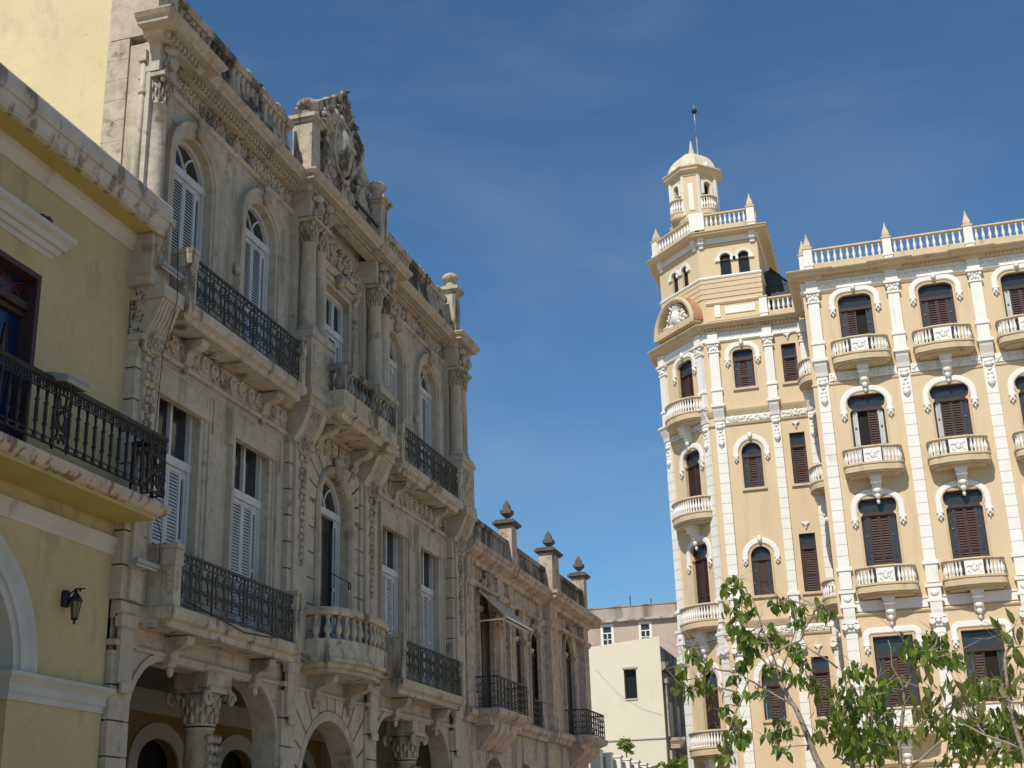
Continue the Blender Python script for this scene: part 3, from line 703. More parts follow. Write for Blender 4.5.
for k in range(nb):
    t = ln[-1]*(k+.5)/nb
    for j in range(len(q)-1):
        if ln[j] <= t <= ln[j+1]:
            w_ = (t-ln[j])/(ln[j+1]-ln[j]); u = q[j][0]+(q[j+1][0]-q[j][0])*w_; d = q[j][1]+(q[j+1][1]-q[j][1])*w_
            m.lathe([(x*.085, zt+.3+y*.5) for x, y in BAL], u, d, 9)
m.mould(q, [(-.12, zt+.79), (.12, zt+.79), (.15, zt+.87), (.12, zt+.94), (-.12, zt+.94)])
part(m, 'stone_balustrade', 'pedestal', bo)
for u in (a+.75, b-.75): m = M(); corbel(m, u, zt-.34, .58, .52, .24); part(m, 'corbel', 'carved', bo)

# ================================================================== YELLOW BUILDING (left)
yb = thing('yellow_building', 'shaded yellow stucco house at the left edge with a black iron balcony', 'house', (X0, 14, 0))
A0, A1 = 2.0, 18.02
m = M(); m.wall([(A0, 0), (A0, 12.0), (A1, 12.0), (A1, 0)], [rect(14.75, 1.74, 7.02, 10.06), rect(10.6, 1.74, 7.02, 10.06), rect(6.45, 1.74, 7.02, 10.06), arch(14.15, 3.2, .02, 4.2, n=24), arch(10.0, 3.2, .02, 4.2, n=24), arch(5.85, 3.2, .02, 4.2, n=24)], 0, .45)
m.box(A1-.3, A1-.003, -11, -.01, 0, 12.0); m.box(A0, A1-.31, -11, -.47, 11.9, 12.0)
part(m, 'wall', 'yellow', yb, FP)
m = M(); m.box(A0, A1-.3, -4, -3.9, 0, 6.2); m.box(A0, A1-.3, -3.9, -.46, 6.0, 6.2); m.box(A0, A0+.1, -4, -.46, 0, 6); part(m, 'arcade_interior', 'yellow', yb, FP)
m = M(); m.box(A0, 17.86, .01, .52, 11.78, 11.84); part(m, 'cornice_soffit', 'yellow_soffit', yb, FP)
m = M(); m.mould([(A0, 0), (18.1, 0), (18.1, -1)], [(-.1, 11.50), (.03, 11.50), (.05, 11.58), (.11, 11.68), (.12, 11.785), (-.1, 11.785)]); part(m, 'bed_moulding', 'trimwarm', yb, FP)
m = M(); m.mould([(A0, 0), (17.58, 0), (17.58, -1)], [(.44, 11.77), (.50, 11.77), (.53, 11.82), (.52, 11.88), (.57, 12.0), (.57, 12.04), (.44, 12.04)])
m.mould([(A0, 0), (17.58, 0), (17.58, -1)], [(-.2, 12.04), (.59, 12.04), (.61, 12.08), (.61, 12.3), (.58, 12.35), (-.2, 12.35)])
rnd = random.Random(5)
part(m, 'cornice', 'trim', yb, FP)
m = M(); m.mould([(A0, 0), (18.06, 0), (18.06, -.6)], [(-.1, 6.3), (.02, 6.3), (.05, 6.36), (.05, 6.44), (.10, 6.50), (.10, 6.56), (-.1, 6.56)]); part(m, 'string_course', 'trimwarm', yb, FP)
m = M()
for c in (14.15, 10.0, 5.85):
    m.band([(c-1.6*cos(pi*k/24), 4.2+1.6*sin(pi*k/24)) for k in range(25)], [(0, -.4), (0, .05), (.12, .05), (.12, .09), (.22, .09), (.22, .06), (.36, .06), (.42, .11), (.46, .11), (.46, -.02)])
part(m, 'arch_moulding', 'trimgrey', yb, FP)
IMP = [(-.1, 3.88), (.03, 3.88), (.03, 3.96), (.06, 3.99), (.06, 4.10), (.12, 4.17), (.15, 4.2), (.15, 4.25), (-.1, 4.25)]
for a, b in ((11.6, 12.55), (15.75, 18.0), (7.45, 8.4)):
    m = M(); m.mould([(a, -.45), (a, 0), (b, 0), (b, -.45)], IMP); part(m, 'impost_moulding', 'trimgrey', yb, FP)
m = M(); m.mould([(13.3, -.1), (13.3, .0), (15.78, 0), (15.78, -.1)], [(-.1, 10.40), (.02, 10.40), (.05, 10.47), (.09, 10.48), (.12, 10.56), (.17, 10.57), (.19, 10.66), (.27, 10.72), (.28, 10.79), (-.1, 10.80)])
part(m, 'door_hood', 'trimgrey', yb, FP)
# stained-glass door
m = M(); c = 14.75; m.band(rect(c, 1.74, 7.02, 10.06), [(0, -.3), (0, .02), (-.09, .02), (-.09, -.3)])
m.box(c-.87, c+.87, -.25, -.1, 9.48, 9.6); m.box(c-.05, c+.05, -.25, -.12, 7.02, 9.48)
for q in (-.46, .46): m.box(c+q-.33, c+q+.33, -.24, -.2, 7.02, 7.75); m.band(rect(c+q, .76, 7.75, 9.46), [(0, -.24), (0, -.16), (-.08, -.16), (-.08, -.24)])
dr = part(m, 'stained_glass_door', 'brown', yb, FP)
m = M(); m.box(c-.8, c+.8, -.23, -.22, 7.7, 10.0); part(m, 'blue_pane', 'blueglass', dr)
m = M(); 
for q in (-.46, .46):
    m.prism([(c+q-.09, 8.5), (c+q, 9.1), (c+q+.09, 8.5), (c+q, 7.95)], -.22, -.205)
    m.prism([(c+q-.4, 9.78), (c+q-.12, 9.95), (c+q+.3, 9.75), (c+q-.12, 9.66)], -.22, -.205); m.prism([(c+q+.38, 9.95), (c+q+.38, 9.85), (c+q-.1, 9.62), (c+q-.3, 9.62)], -.22, -.206)
part(m, 'red_pane', 'redglass', dr)
m = M()
for q in (-.46, .46):
    for sg in (-1, 1): m.tube([(c+q, -.205, 7.8), (c+q+sg*.13, -.205, 8.5), (c+q, -.205, 9.2)], .012, 4); m.tube([(c+q-.4*sg, -.205, 9.62), (c+q+.4*sg, -.205, 9.98)], .012, 4)
part(m, 'glazing_bar', 'brown2', dr)
for cc in (10.6, 6.45): copy_tree(dr, yb, FP @ Matrix.Translation((cc-c, 0, 0)))
# balcony
m = M(); m.mould([(A0, 0), (17.4, 0), (17.4, -.5)], [(-.1, 6.84), (.68, 6.84), (.78, 6.88), (.86, 6.97), (.86, 7.03), (.78, 7.08), (-.1, 7.08)])
bo = part(m, 'balcony', 'slabedge', yb, FP)
m = M(); m.box(A0, 18.03, .02, .72, 6.80, 6.85); part(m, 'balcony_soffit', 'yellow_soffit', bo)
m = M(); 
u = 3.0
segs = []
for a, b, pan in ((11.0, 12.0, 0), (12.0, 12.35, 1), (12.35, 13.55, 0), (13.55, 13.9, 1), (13.9, 15.12, 0), (15.12, 15.47, 1), (15.47, 17.6, 0), (17.6, 18.07, 1)):
    if not pan: iron(m, (a, .8), (b, .8), 7.14, 8.09, .22, 'posts')
    else:
        iron(m, (a, .8), (b, .8), 7.14, 8.09, .17, 'scroll', .016)
        for k in range(26): m.lump(random.uniform(a+.04, b-.04), .8, random.uniform(7.25, 7.95), .035, .02, .04, 5, 3)
iron(m, (18.07, .8), (18.07, .02), 7.14, 8.09, .22, 'posts')
m.tube([(11.0, .8, 8.11), (18.1, .8, 8.11)], .045, 6); m.tube([(18.07, .8, 8.11), (18.07, 0, 8.11)], .045, 6)
part(m, 'iron_railing', 'iron', bo)

# wall lantern
def shrink(m, c=(16.8, 0, 5.36), k=.76): m.v = [tuple(c[q]+(p[q]-c[q])*k for q in range(3)) for p in m.v]
ln_ = thing('wall_lantern', 'old black wall lantern with amber glass on the shaded yellow wall beside the arch', 'lantern', (X0, 16.9, 5.4))
m = M(); m.lathe([(.09, 5.28), (.10, 5.3), (.10, 5.55), (.06, 5.6)], 16.86, .03, 10); m.tube([(16.86, .08, 5.5), (16.86, .27, 5.62), (16.86, .46, 5.6)], .016, 6); m.tube([(16.86, .08, 5.40), (16.86, .2, 5.46), (16.86, .24, 5.58)], .012, 6)
m.lump(16.86, .35, 5.58, .03, .03, .03); shrink(m); part(m, 'bracket', 'iron', ln_, FP)
m = M(); m.lathe([(.12, 5.38), (.13, 5.36), (.13, 5.39), (.09, 5.46), (.04, 5.52), (.02, 5.56), (.03, 5.58), (.0, 5.61)], 16.86, .27, 6, smooth=False)
m.lathe([(.015, 4.93), (.03, 4.96), (.015, 4.99), (.07, 5.03), (.075, 5.05), (.02, 5.05)], 16.86, .27, 6, smooth=False)
for k in range(6): a = 2*pi*k/6; m.tube([(16.86+.055*cos(a), 0.27+.055*sin(a), 5.04), (16.86+.105*cos(a), .27+.105*sin(a), 5.38)], .01, 4)
shrink(m); part(m, 'cap_and_frame', 'iron', ln_, FP)
m = M(); m.lathe([(.05, 5.045), (.10, 5.375)], 16.86, .27, 6, smooth=False); shrink(m); part(m, 'glass', 'amber', ln_, FP)
# floodlight on the rail
fl = thing('floodlight', 'flat grey floodlight clamped on the black iron balcony rail', 'floodlight', (X0+.8, 15.3, 8.1))
m = M(); m.side([(.62, 8.13), (1.02, 8.07), (1.06, 8.11), (1.04, 8.17), (.7, 8.25), (.62, 8.22)], 15.02, 15.55); part(m, 'housing', 'greymetal', fl, FP)
m = M(); m.side([(.68, 8.115), (.98, 8.07), (.98, 8.062), (.68, 8.107)], 15.08, 15.49); part(m, 'lens', 'glass2', fl, FP)
m = M(); m.tube([(15.28, .8, 8.1), (15.28, .82, 8.18)], .03, 6); part(m, 'clamp', 'iron', fl, FP)
def bird(name, label, w):
    b = M(); b.lump(0, 0, .07, .13, .06, .065, 8, 6); b.lump(.12, 0, .13, .045, .04, .045, 7, 5); b.tube([(.15, 0, .13), (.19, 0, .12)], .012, 5, .003)
    b.prism([(-.1, .09), (-.27, .06), (-.27, .03), (-.1, .04)], -.03, .03); b.lump(-.02, .05, .08, .11, .02, .04, 6, 4); b.lump(-.02, -.05, .08, .11, .02, .04, 6, 4)
    for q in (-.02, .02): b.tube([(.0, q, .03), (.01, q, -.002)], .008, 4)
    return tag(part(b, name, 'feather', None, w), label, 'bird')
bird('pigeon', 'small dark bird perched on the grey hood above the stained-glass door', FP @ T(15.45, .15, 10.80) @ Matrix.Rotation(.3, 4, 'Z'))

# weeds & stains in the joint between the two houses
w_ = M(); rnd = random.Random(9)
for k in range(160):
    z = rnd.choice([rnd.gauss(11.0, .22), rnd.gauss(10.4, .35)]); a = rnd.uniform(0, 6.28); l = rnd.uniform(.06, .2)
    p = (18.06+rnd.uniform(-.05, .05), .02+rnd.uniform(0, .2), z)
    w_.tube([p, (p[0]+l*cos(a)*.4, p[1]+l*.4, p[2]+l*.3), (p[0]+l*cos(a)*.7, p[1]+l*.5, p[2]-l*.2)], .012, 3, .002)
tag(part(w_, 'weeds', 'weed', None, FP), 'dark weeds sprouting from the joint between yellow house and palace', 'weeds')
# cables
def cable(name, label, pts, r=.007):
    m = M(); m.tube(pts, r, 5); tag(part(m, name, 'wire', None, FP), label, 'cable')
cable('cable', 'black cable drooping down the palace corner above the lower balcony', [(18.35, .62, 12.0), (18.4, .66, 10.7), (18.45, .42, 9.8), (18.4, .36, 8), (18.5, .36, 7.2), (18.75, .4, 6.75), (18.72, .4, 6.2)])
cable('cable', 'loose black cable hanging under the lower left palace balcony railing', [(19.3, .6, 5.75), (20.2, .68, 5.62), (21.2, .69, 5.5), (22.2, .69, 5.56), (23.2, .62, 5.72)], .013)

for u0, z0, d0, w_ in ((18.02, 6.16, .36, 'lower one, beside the lower left palace balcony'), (18.0, 11.2, .5, 'upper one, under the carved panel of the palace corner')):
    tl_ = thing('tube_light', 'grey tube light, the '+w_, 'light fitting', (X0+d0, u0+.3, z0), 'tube lights on the palace corner')
    m = M(); m.box(u0, u0+.66, d0, d0+.10, z0, z0+.07); part(m, 'housing', 'greymetal', tl_, FP)
    m = M(); m.tube([(u0+.04, d0+.06, z0-.02), (u0+.62, d0+.06, z0-.02)], .022, 8); part(m, 'tube', 'trimgrey', tl_, FP)
m = M(); m.tube([(25.75, .1, 7.55), (26.95, .22, 7.45)], .014, 6); m.tube([(26.95+.06*cos(a), .22, 7.38+.08*sin(a)) for a in [2*pi*k/10 for k in range(11)]], .014, 5); part(m, 'door_bar', 'iron', pal, FP)
# ================================================================== SECOND HOUSE
sh = thing('second_house', 'low pinkish grey stone house with urns along its parapet, right beside the palace', 'house', (X0, 43, 0))
B0, B1 = 35.2, 49.75
DP = [(35.4, .0), (38.6, .0), (38.6, -.02)]
wins = [(37.7, 1.35, 8.55, 1), (41.2, .95, 8.2, 1), (43.15, 1.35, 8.05, 1), (47.35, 1.3, 8.45, 1)]
PV = 44.0
m = M(); hs = [arch(c, w, 5.62, zs, n=14) for c, w, zs, _ in wins]
gh = [arch(38.3, 2.2, .02, 3.3), arch(41.6, 2.2, .02, 3.3)]
m.wall([(B0, 0), (B0, 10.0), (PV, 10.0), (PV, 0)], hs[:3]+gh, 0, .4); m.wall([(PV, 0), (PV, 10), (B1, 10), (B1, 0)], hs[3:]+[arch(47.2, 2.6, .02, 3.2)], .12, .5)
m.box(PV-.01, PV, -.1, .12, 0, 10); m.box(B1-.3, B1, -10, .11, 0, 10.1); m.box(B0, B1, -10, -.4, 9.9, 10.1)
part(m, 'wall', 'stone2', sh, FP)
m = M(); m.box(B0, B1-.4, -3, -2.9, 0, 5); m.box(B0, B1-.4, -2.9, -.42, 4.9, 5); part(m, 'arcade_interior', 'stone2', sh, FP)
for u, w, d in ((35.75, .7, .16), (38.95, .55, .12), (40.1, .5, .12), (43.72, .45, .12), (44.55, 1.0, .34), (49.35, .75, .34)):
    m = M(); m.box(u-w/2, u+w/2, -.02, d, 5.6, 9.05); m.box(u-w/2-.06, u+w/2+.06, -.02, d+.05, 5.6, 6.0); m.mould([(u-w/2, 0), (u-w/2, d), (u+w/2, d), (u+w/2, 0)], [(-.1, 9.0), (.03, 9.0), (.09, 9.1), (.09, 9.18), (-.1, 9.2)])
    m.box(u-w/2, u+w/2, -.02, d, 9.2, 9.75); drop(m, u, 8.9, 8.2, w*.5, d)
    part(m, 'pilaster', 'stone2', sh, FP)
PL = [(B0+.02, .12), (PV-.05, .12), (PV-.05, .34), (B1+.1, .34), (B1+.1, -.4)]
m = M(); m.mould(PL, [(-.4, 9.7), (.02, 9.7), (.06, 9.82), (.16, 9.86), (.34, 9.92), (.36, 10.02), (.42, 10.06), (.44, 10.16), (-.4, 10.2)]); part(m, 'cornice', 'stone2', sh, FP)
m = M(); m.mould(PL, [(-.3, 9.1), (.03, 9.1), (.07, 9.16), (.03, 9.22), (-.3, 9.22)]); part(m, 'architrave', 'stone2', sh, FP)
m = M(); m.mould(PL, [(-.3, 5.2), (.04, 5.2), (.08, 5.3), (.2, 5.36), (.22, 5.5), (.12, 5.58), (-.3, 5.6)]); part(m, 'string_course', 'stone2', sh, FP)
m = M()
for a, b, d in ((B0, 40.2, .0), (40.9, 44.7, .0), (45.7, 49.5, .2)):
    m.box(a, b, d-.25, d, 10.18, 11.05); m.mould([(a, d-.12), (b, d-.12)], [(-.18, 11.03), (.17, 11.03), (.2, 11.1), (.2, 11.17), (-.2, 11.19)])
    part(m, 'parapet', 'stone_dark', sh, FP); m = M()
def finial(m, u, d, z, s=1):
    sq = lambda k: [(u-k*s, d-k*s), (u-k*s, d+k*s), (u+k*s, d+k*s), (u+k*s, d-k*s)]
    m.plan(sq(.14), z, z+.1*s); m.lathe([(.16*s, z+.1*s), (.1*s, z+.16*s), (.22*s, z+.24*s), (.34*s, z+.36*s)], u, d, 4, pi/4, pi/4+2*pi, False); m.plan(sq(.26), z+.34*s, z+.52*s)
    m.lathe([(.25*s, z+.52*s), (.2*s, z+.75*s), (.09*s, z+.92*s), (.03*s, z+1.0*s), (0, z+1.02*s)], u, d, 4, pi/4, pi/4+2*pi, False)
for u, d, w in ((40.5, .05, .6), (45.2, .2, 1.0), (49.75, .2, .5)):
    m = M(); m.box(u-w/2, u+w/2, d-.35, d+.12, 10.15, 11.72); p = part(m, 'parapet_pedestal', 'pedestal' if w > .9 else 'stone2', sh, FP)
    m = M(); m.box(u-w/2-.07, u+w/2+.07, d-.42, d+.19, 11.70, 11.9); m.box(u-w/2-.14, u+w/2+.14, d-.49, d+.26, 11.76, 11.84); part(m, 'pedestal_cap', 'blackcap', p)
    m = M(); finial(m, u, d-.1, 11.9, .70); part(m, 'finial', 'blackcap', p)
for i, (c, w, zs, _) in enumerate(wins):
    d = .12 if i == 3 else 0
    m = M(); o = arch(c, w, 5.62, zs, n=14); m.band(o, [(0, -.08+d), (0, .05+d), (.08, .08+d), (.2, .08+d), (.24, .11+d), (.28, .11+d), (.28, d-.02)])
    m.lump(c, .14+d, zs+w/2+.2, .16, .1, .3); foliage_relief(m, c-.3, c+.3, zs+w/2, zs+w/2+.45, .1+d, 14, .08)
    for sg in (-1, 1): m.mould([(c+sg*(w/2+.15)-.2, .06+d), (c+sg*(w/2+.15)+.2, .06+d)], [(-.1, zs-.12), (.05, zs-.12), (.1, zs), (-.1, zs+.02)])
    part(m, 'window_surround', 'stone2', sh, FP)
    f = M(); f.band(o, [(0, -.19+d), (0, -.09+d), (-.08, -.09+d), (-.08, -.19+d)]); f.box(c-w/2, c+w/2, -.18+d, -.08+d, zs-.12, zs-.02); f.box(c-.04, c+.04, -.18+d, -.10+d, 5.62, zs+w/2-.05)
    f.box(c-w/2, c+w/2, -.17+d, -.14+d, 5.62, zs-.1)
    for sg in (-1, 1): f.band(rect(c+sg*w/4, w*.36, 6.5, zs-.3), [(0, -.15+d), (0, -.11+d), (-.05, -.11+d), (-.05, -.15+d)]); f.band(rect(c+sg*w/4, w*.36, 5.8, 6.4), [(0, -.15+d), (0, -.11+d), (-.05, -.11+d), (-.05, -.15+d)])
    wo_ = part(f, 'window', 'door_old', sh, FP); f = M(); f.prism([(x, max(z, zs-.05)) for x, z in o], -.18+d, -.15+d); part(f, 'fanlight', 'glass2', wo_)
for a, b, d in ((36.1, 39.35, .85), (46.35, 49.3, .98)):
    m = M(); m.mould([(a, 0), (a, d), (b, d), (b, 0)], [(-.4, 5.14), (-.36, 5.14), (-.3, 5.26), (-.06, 5.38), (0, 5.44), (0, 5.58), (-.4, 5.6)]); m.box(a+.05, b-.05, 0, d-.3, 5.15, 5.59)
    m.side([(0, 4.5), (.12, 4.55), (d-.35, 5.0), (d-.3, 5.15), (0, 5.15)], a+.5, b-.5)
    bo = part(m, 'balcony', 'stone2', sh, FP)
    m = M(); iron(m, (a+.08, d-.08), (b-.08, d-.08), 5.6, 6.45, .36, 'grid'); iron(m, (a+.08, .02), (a+.08, d-.08), 5.6, 6.45, .3, 'grid'); iron(m, (b-.08, d-.08), (b-.08, .02), 5.6, 6.45, .3, 'grid'); part(m, 'iron_railing', 'iron2', bo)
m = M(); iron(m, (42.45, .1), (43.85, .1), 5.6, 6.45, .3, 'grid'); part(m, 'window_guard', 'iron2', sh, FP)
# awning
aw = thing('awning', 'dusty grey canvas awning on white rods over the first balcony of the pinkish house', 'awning', (X0, 38, 8.5))
m = M(); m.side([(.12, 9.0), (.9, 8.22), (.93, 8.2), (.93, 8.1), (.91, 8.1), (.9, 8.18), (.12, 8.96)], 36.7, 39.2)
for k in range(8): m.prism([(36.7+.3*k, 8.14), (36.7+.3*k, 8.04), (36.85+.3*k, 8.0), (37.0+.3*k, 8.04), (37.0+.3*k, 8.14)], .91, .93)
part(m, 'cloth', 'canvas', aw, FP)
m = M(); m.tube([(36.72, 0, 8.1), (36.72, .92, 8.12)], .025, 6); part(m, 'side_rod', 'whitemetal', aw, FP)
m = M(); m.tube([(36.6, .95, 8.16), (39.3, .95, 8.16)], .035, 6); part(m, 'front_rod', 'whitemetal', aw, FP)

# ================================================================== TERRACE HOUSE (one storey) beyond the second house
th = thing('terrace_house', 'single-storey house whose roof terrace is edged with white posts, below the cream gable', 'house', (X0, 57, 0))
m = M(); m.wall([(50.95, 0), (50.95, 4.5), (63, 4.5), (63, 0)], [arch(53+3.2*k, 2.3, .02, 2.7) for k in range(3)], .0, .4); m.box(50.95, 63, -9, -.4, 4.3, 4.5); m.box(50.95, 63, -3.2, -3, 0, 4.4); m.box(62.7, 63, -9, -.02, 0, 4.4); part(m, 'wall', 'cream', th, FP)
m = M(); m.mould([(50.95, 0), (63, 0)], [(-.1, 4.35), (.1, 4.4), (.25, 4.5), (.25, 4.6), (-.3, 4.6)]); part(m, 'cornice', 'trimgrey', th, FP)
for k in range(7):
    m = M(); u = 51.6+1.85*k; m.box(u-.2, u+.2, -.2, .2, 4.58, 5.4); m.box(u-.24, u+.24, -.24, .24, 5.36, 5.44); part(m, 'terrace_post', 'white', th, FP)
    if k < 6: m = M(); iron(m, (u+.2, 0), (u+1.65, 0), 4.6, 5.25, .3, 'scroll'); part(m, 'terrace_railing', 'greymetal', th, FP)
m = M(); m.box(52.2, 55.6, -2.0, -1.9, 4.5, 6.0); m.box(52.2, 55.6, -2.02, -1.88, 5.95, 6.05); m.box(55.5, 55.6, -4.5, -1.9, 4.5, 6.0); part(m, 'terrace_screen', 'stone_dark', th, FP)

# ================================================================== CREAM CORNER HOUSE
ch_ = thing('cream_house', 'house with a blank sunlit cream gable wall and one small window', 'house', (-15, 70, 0))
FCR = frame((0, 70, 0), (1, 0, 0), (0, 1, 0))
m = M(); m.wall([(-24, 0), (-24, 11.4), (-12.1, 12.4), (-12.1, 0)], [rect(-13.77, .66, 9.28, 10.78)], 0, .3); m.box(-24, -12.12, -14, -.3, 0, 9.2); part(m, 'gable_wall', 'cream', ch_, FCR)
m = M(); m.band([(-14.16, 10.82), (-13.36, 10.82)], [(0, -.1), (0, .06), (.1, .06), (.1, -.1)]); m.box(-14.1, -13.44, -.3, .05, 9.2, 9.28); m.box(-24, -12.1, 0, .06, 7.18, 7.24); part(m, 'ledge', 'trimgrey', ch_, FCR)
m = M(); m.band(rect(-13.77, .66, 9.28, 10.78), [(0, -.28), (0, -.15), (-.05, -.15), (-.05, -.28)]); wo_ = part(m, 'window', 'door_old', ch_, FCR)
m = M(); m.box(-14.1, -13.44, -.32, -.29, 9.28, 10.78); part(m, 'pane', 'glass', wo_)
FCS = frame((-12.1, 0, 0), (0, 1, 0), (-1, 0, 0))
m = M(); m.wall([(70.01, 0), (70.01, 11.0), (84, 11.0), (84, 0)], [arch(71.9+2.4*k, 1.2, 7.4, 9.6) for k in range(5)]+[arch(72.2+3*k, 1.8, .02, 4.4) for k in range(4)], -.04, .3); m.box(70.05, 84, -10, -.35, 10.8, 10.95); part(m, 'street_wall', 'stone2', ch_, FCS)
for k in range(6): m = M(); u = 70.7+2.4*k; m.box(u-.25, u+.25, -.06, .15, 7.3, 10.4); m.box(u-.32, u+.32, -.06, .22, 10.0, 10.4); m.box(u-.3, u+.3, -.06, .2, 0, 6.6); part(m, 'pilaster', 'stone2', ch_, FCS)
m = M(); m.mould([(70.02, 0), (84, 0)], [(-.2, 10.6), (.1, 10.65), (.4, 10.9), (.4, 11.05), (-.2, 11.08)]); m.box(70.02, 84, -.25, 0, 11.05, 11.9); part(m, 'cornice', 'stone_dark', ch_, FCS)
m = M(); m.mould([(70.6, 0), (70.6, .9), (83.5, .9), (83.5, 0)], [(-.5, 6.7), (-.2, 6.75), (0, 7.1), (0, 7.25), (-.5, 7.28)]); m.box(70.7, 83.4, 0, .6, 6.72, 7.26); bo = part(m, 'balcony', 'stone2', ch_, FCS)
m = M(); iron(m, (70.7, .82), (83.4, .82), 7.26, 8.1, .5, 'grid'); part(m, 'iron_railing', 'iron2', bo)
m = M()
for k in range(5): m.prism(arch(71.9+2.4*k, 1.2, 7.4, 9.6), -.36, -.32)
for k in range(4): m.prism(arch(72.2+3*k, 1.8, .02, 4.4), -.36, -.32)
part(m, 'shutters', 'door_old', ch_, FCS)

m = M(); m.tube([(-15.6, .02, 10.9), (-14.4, .03, 9.5), (-13.3, .03, 8.75), (-12.2, .03, 8.35)], .005, 5); tag(part(m, 'cable', 'greymetal', None, FCR), 'thin wire drooping across the blank cream gable wall', 'cable')
# ================================================================== PINK BUILDING behind
pk = thing('pink_building', 'faded pink block with small white windows rising behind the cream gable', 'building', (-17, 85, 0))
FPK = frame((0, 85, 0), (1, 0, 0), (0, 1, 0))
pw = [-20.3, -18.05, -15.55, -13.0]
m = M(); m.wall([(-27, 0), (-27, 16.6), (-10.5, 16.6), (-10.5, 0)], [rect(c, .66, 14.3, 15.6) for c in pw], 0, .3); m.box(-27, -10.5, -9, -.35, 16.3, 16.5); m.box(-10.8, -10.5, -9, -.01, 0, 16.5); part(m, 'wall', 'pink', pk, FPK)
m = M(); m.mould([(-27.2, 0), (-10.4, 0), (-10.4, -9)], [(-.2, 15.72), (.1, 15.74), (.3, 15.8), (.3, 15.92), (-.2, 15.95)]); part(m, 'cornice', 'trim', pk, FPK)
m = M(); m.box(-27, -10.4, -.2, .06, 15.9, 16.75); m.mould([(-27, 0), (-10.4, 0)], [(-.25, 16.72), (.1, 16.72), (.12, 16.8), (-.25, 16.82)]); part(m, 'parapet', 'pinkband', pk, FPK)
for c in pw:
    f = M(); f.band(rect(c, .66, 14.3, 15.6), [(.1, -.1), (.1, .03), (-.06, .03), (-.06, -.1)]); f.box(c-.33, c+.33, -.1, 0, 15.1, 15.16); f.box(c-.03, c+.03, -.1, 0, 14.3, 15.1); f.box(c-.33, c+.33, -.1, 0, 14.7, 14.75); f.box(c-.43, c+.43, -.1, .06, 14.22, 14.3)
    wo_ = part(f, 'window', 'white', pk, FPK); f = M(); f.box(c-.33, c+.33, -.12, -.08, 14.3, 15.6); part(f, 'pane', 'glass2', wo_)
for px, h in ((-17.0, 1.2), (-15.6, .9)):
    m = M(); m.tube([(px, -3, 16.4), (px, -3, 16.8+h)], .04, 5); m.box(px-.12, px+.12, -3.05, -2.95, 16.4, 16.5); tag(part(m, 'roof_pole', 'iron2', None, FPK), 'thin dark pole on the pink roof, ' + ('the taller, left one' if h > 1 else 'the shorter, right one'), 'pole', 'poles on the pink roof')

# ================================================================== CORNER APARTMENT BUILDING (right)
rb = thing('corner_apartment_building', 'tall peach and white corner apartment building with a domed turret and rows of bowed balconies', 'apartment building', (0, 52, 0))
FR = frame((0, 50, 0), (1, 0, 0), (0, 1, 0))
FT = frame((0, 54.1, 0), (1, 0, 0), (0, 1, 0))
FC = frame((-8.88, 56.43, 0), (1, -1, 0), (1, 1, 0))
FL = frame((-2.0, 0, 0), (0, -1, 0), (1, 0, 0))          # left return of the main block, u = -Y
LV = [5.52, 10.51, 14.99, 19.36]                          # floor levels
R1 = 13.6
CB = [-.05+3.03*k for k in range(5)]
PB = [-1.62+3.04*k for k in range(6)]
UO = [-.17, -.13, -.06, -.02]; QO = [-.09, -.05, 0]
def o_l(l, c, b=0):
    z = LV[l]+b; c = c+UO[l]
    if l == 0: return rect(c, 1.38, z, 8.72)
    if l == 1: return keyhole(c, 1.26, z, 13.24, 13.84)
    if l == 2: return keyhole(c, 1.26, z, 17.32, 17.88)
    return rrect(c, 1.26, z, 22.0, .34, rz=.24)
ZT = [8.05, 13.24, 17.32, 21.45]
ZTOP = [8.72, 13.84, 17.88, 22.0]
m = M(); m.wall([(-2.0, 0), (-2.0, 23.3), (R1, 23.3), (R1, 0)], [o_l(l, c, .02) for l in range(4) for c in CB]+[arch(c, 2.0, .02, 2.9) for c in CB], 0, .3)
m.box(-2.0, -1.7, -4.2, -.01, 0, 23.3); m.box(-2, R1, -14, -.35, 23.1, 23.3); m.box(R1-.3, R1, -14, -.02, 0, 23.3); m.box(-1.7, R1-.3, -.5, -.42, 0, 4.2); m.box(-1.95, R1, -14, -13.7, 0, 23.3)
part(m, 'wall', 'peach', rb, FR)

def leaf_(parent, u0, u1, z0, z1, kind):
    b = M(); w = u1-u0
    if kind == 'd':
        b.box(u0, u1, -.12, -.1, z0, z1); part(b, 'dark_opening', 'dark', parent); return  # no leaf here: near-black sheet, the unlit room behind put into its colour
    b.band(rect((u0+u1)/2, w, z0, z1), [(0, -.05), (0, .02), (-.06, .02), (-.06, -.05)])
    zm = z0+(z1-z0)*.42; b.box(u0+.05, u1-.05, -.05, .015, zm-.04, zm+.04)
    if kind == 'b':
        b.box(u0+.04, u1-.04, -.052, -.042, z0+.02, z1-.02); z = z0+.08
        while z < z1-.1: b.side([(.005, z-.01), (0, z), (-.03, z+.06), (-.04, z+.05)], u0+.06, u1-.06); z += .095
        part(b, 'shutter', 'brown2' if random.random() < .5 else 'brown', parent)
    elif kind == 'p':
        b.box(u0+.05, u1-.05, -.04, -.01, z0, zm); b.box(u0+.05, u1-.05, -.045, -.015, zm, z1)
        part(b, 'shutter', 'brown', parent)
    else:
        b.box(u0+.05, u1-.05, -.04, -.02, z0+.05, z1-.05); q = part(b, 'glazed_leaf', 'shutter' if kind == 'w' else 'blueglazed', parent)
        i = M(); c = (u0+u1)/2
        for z in ([zm-(zm-z0)*.5, zm+(z1-zm)*.5]): i.lump(c, -.012, z, w*.22, .012, w*.3, 6, 4); 
        part(i, 'green_inlay', 'green', q)
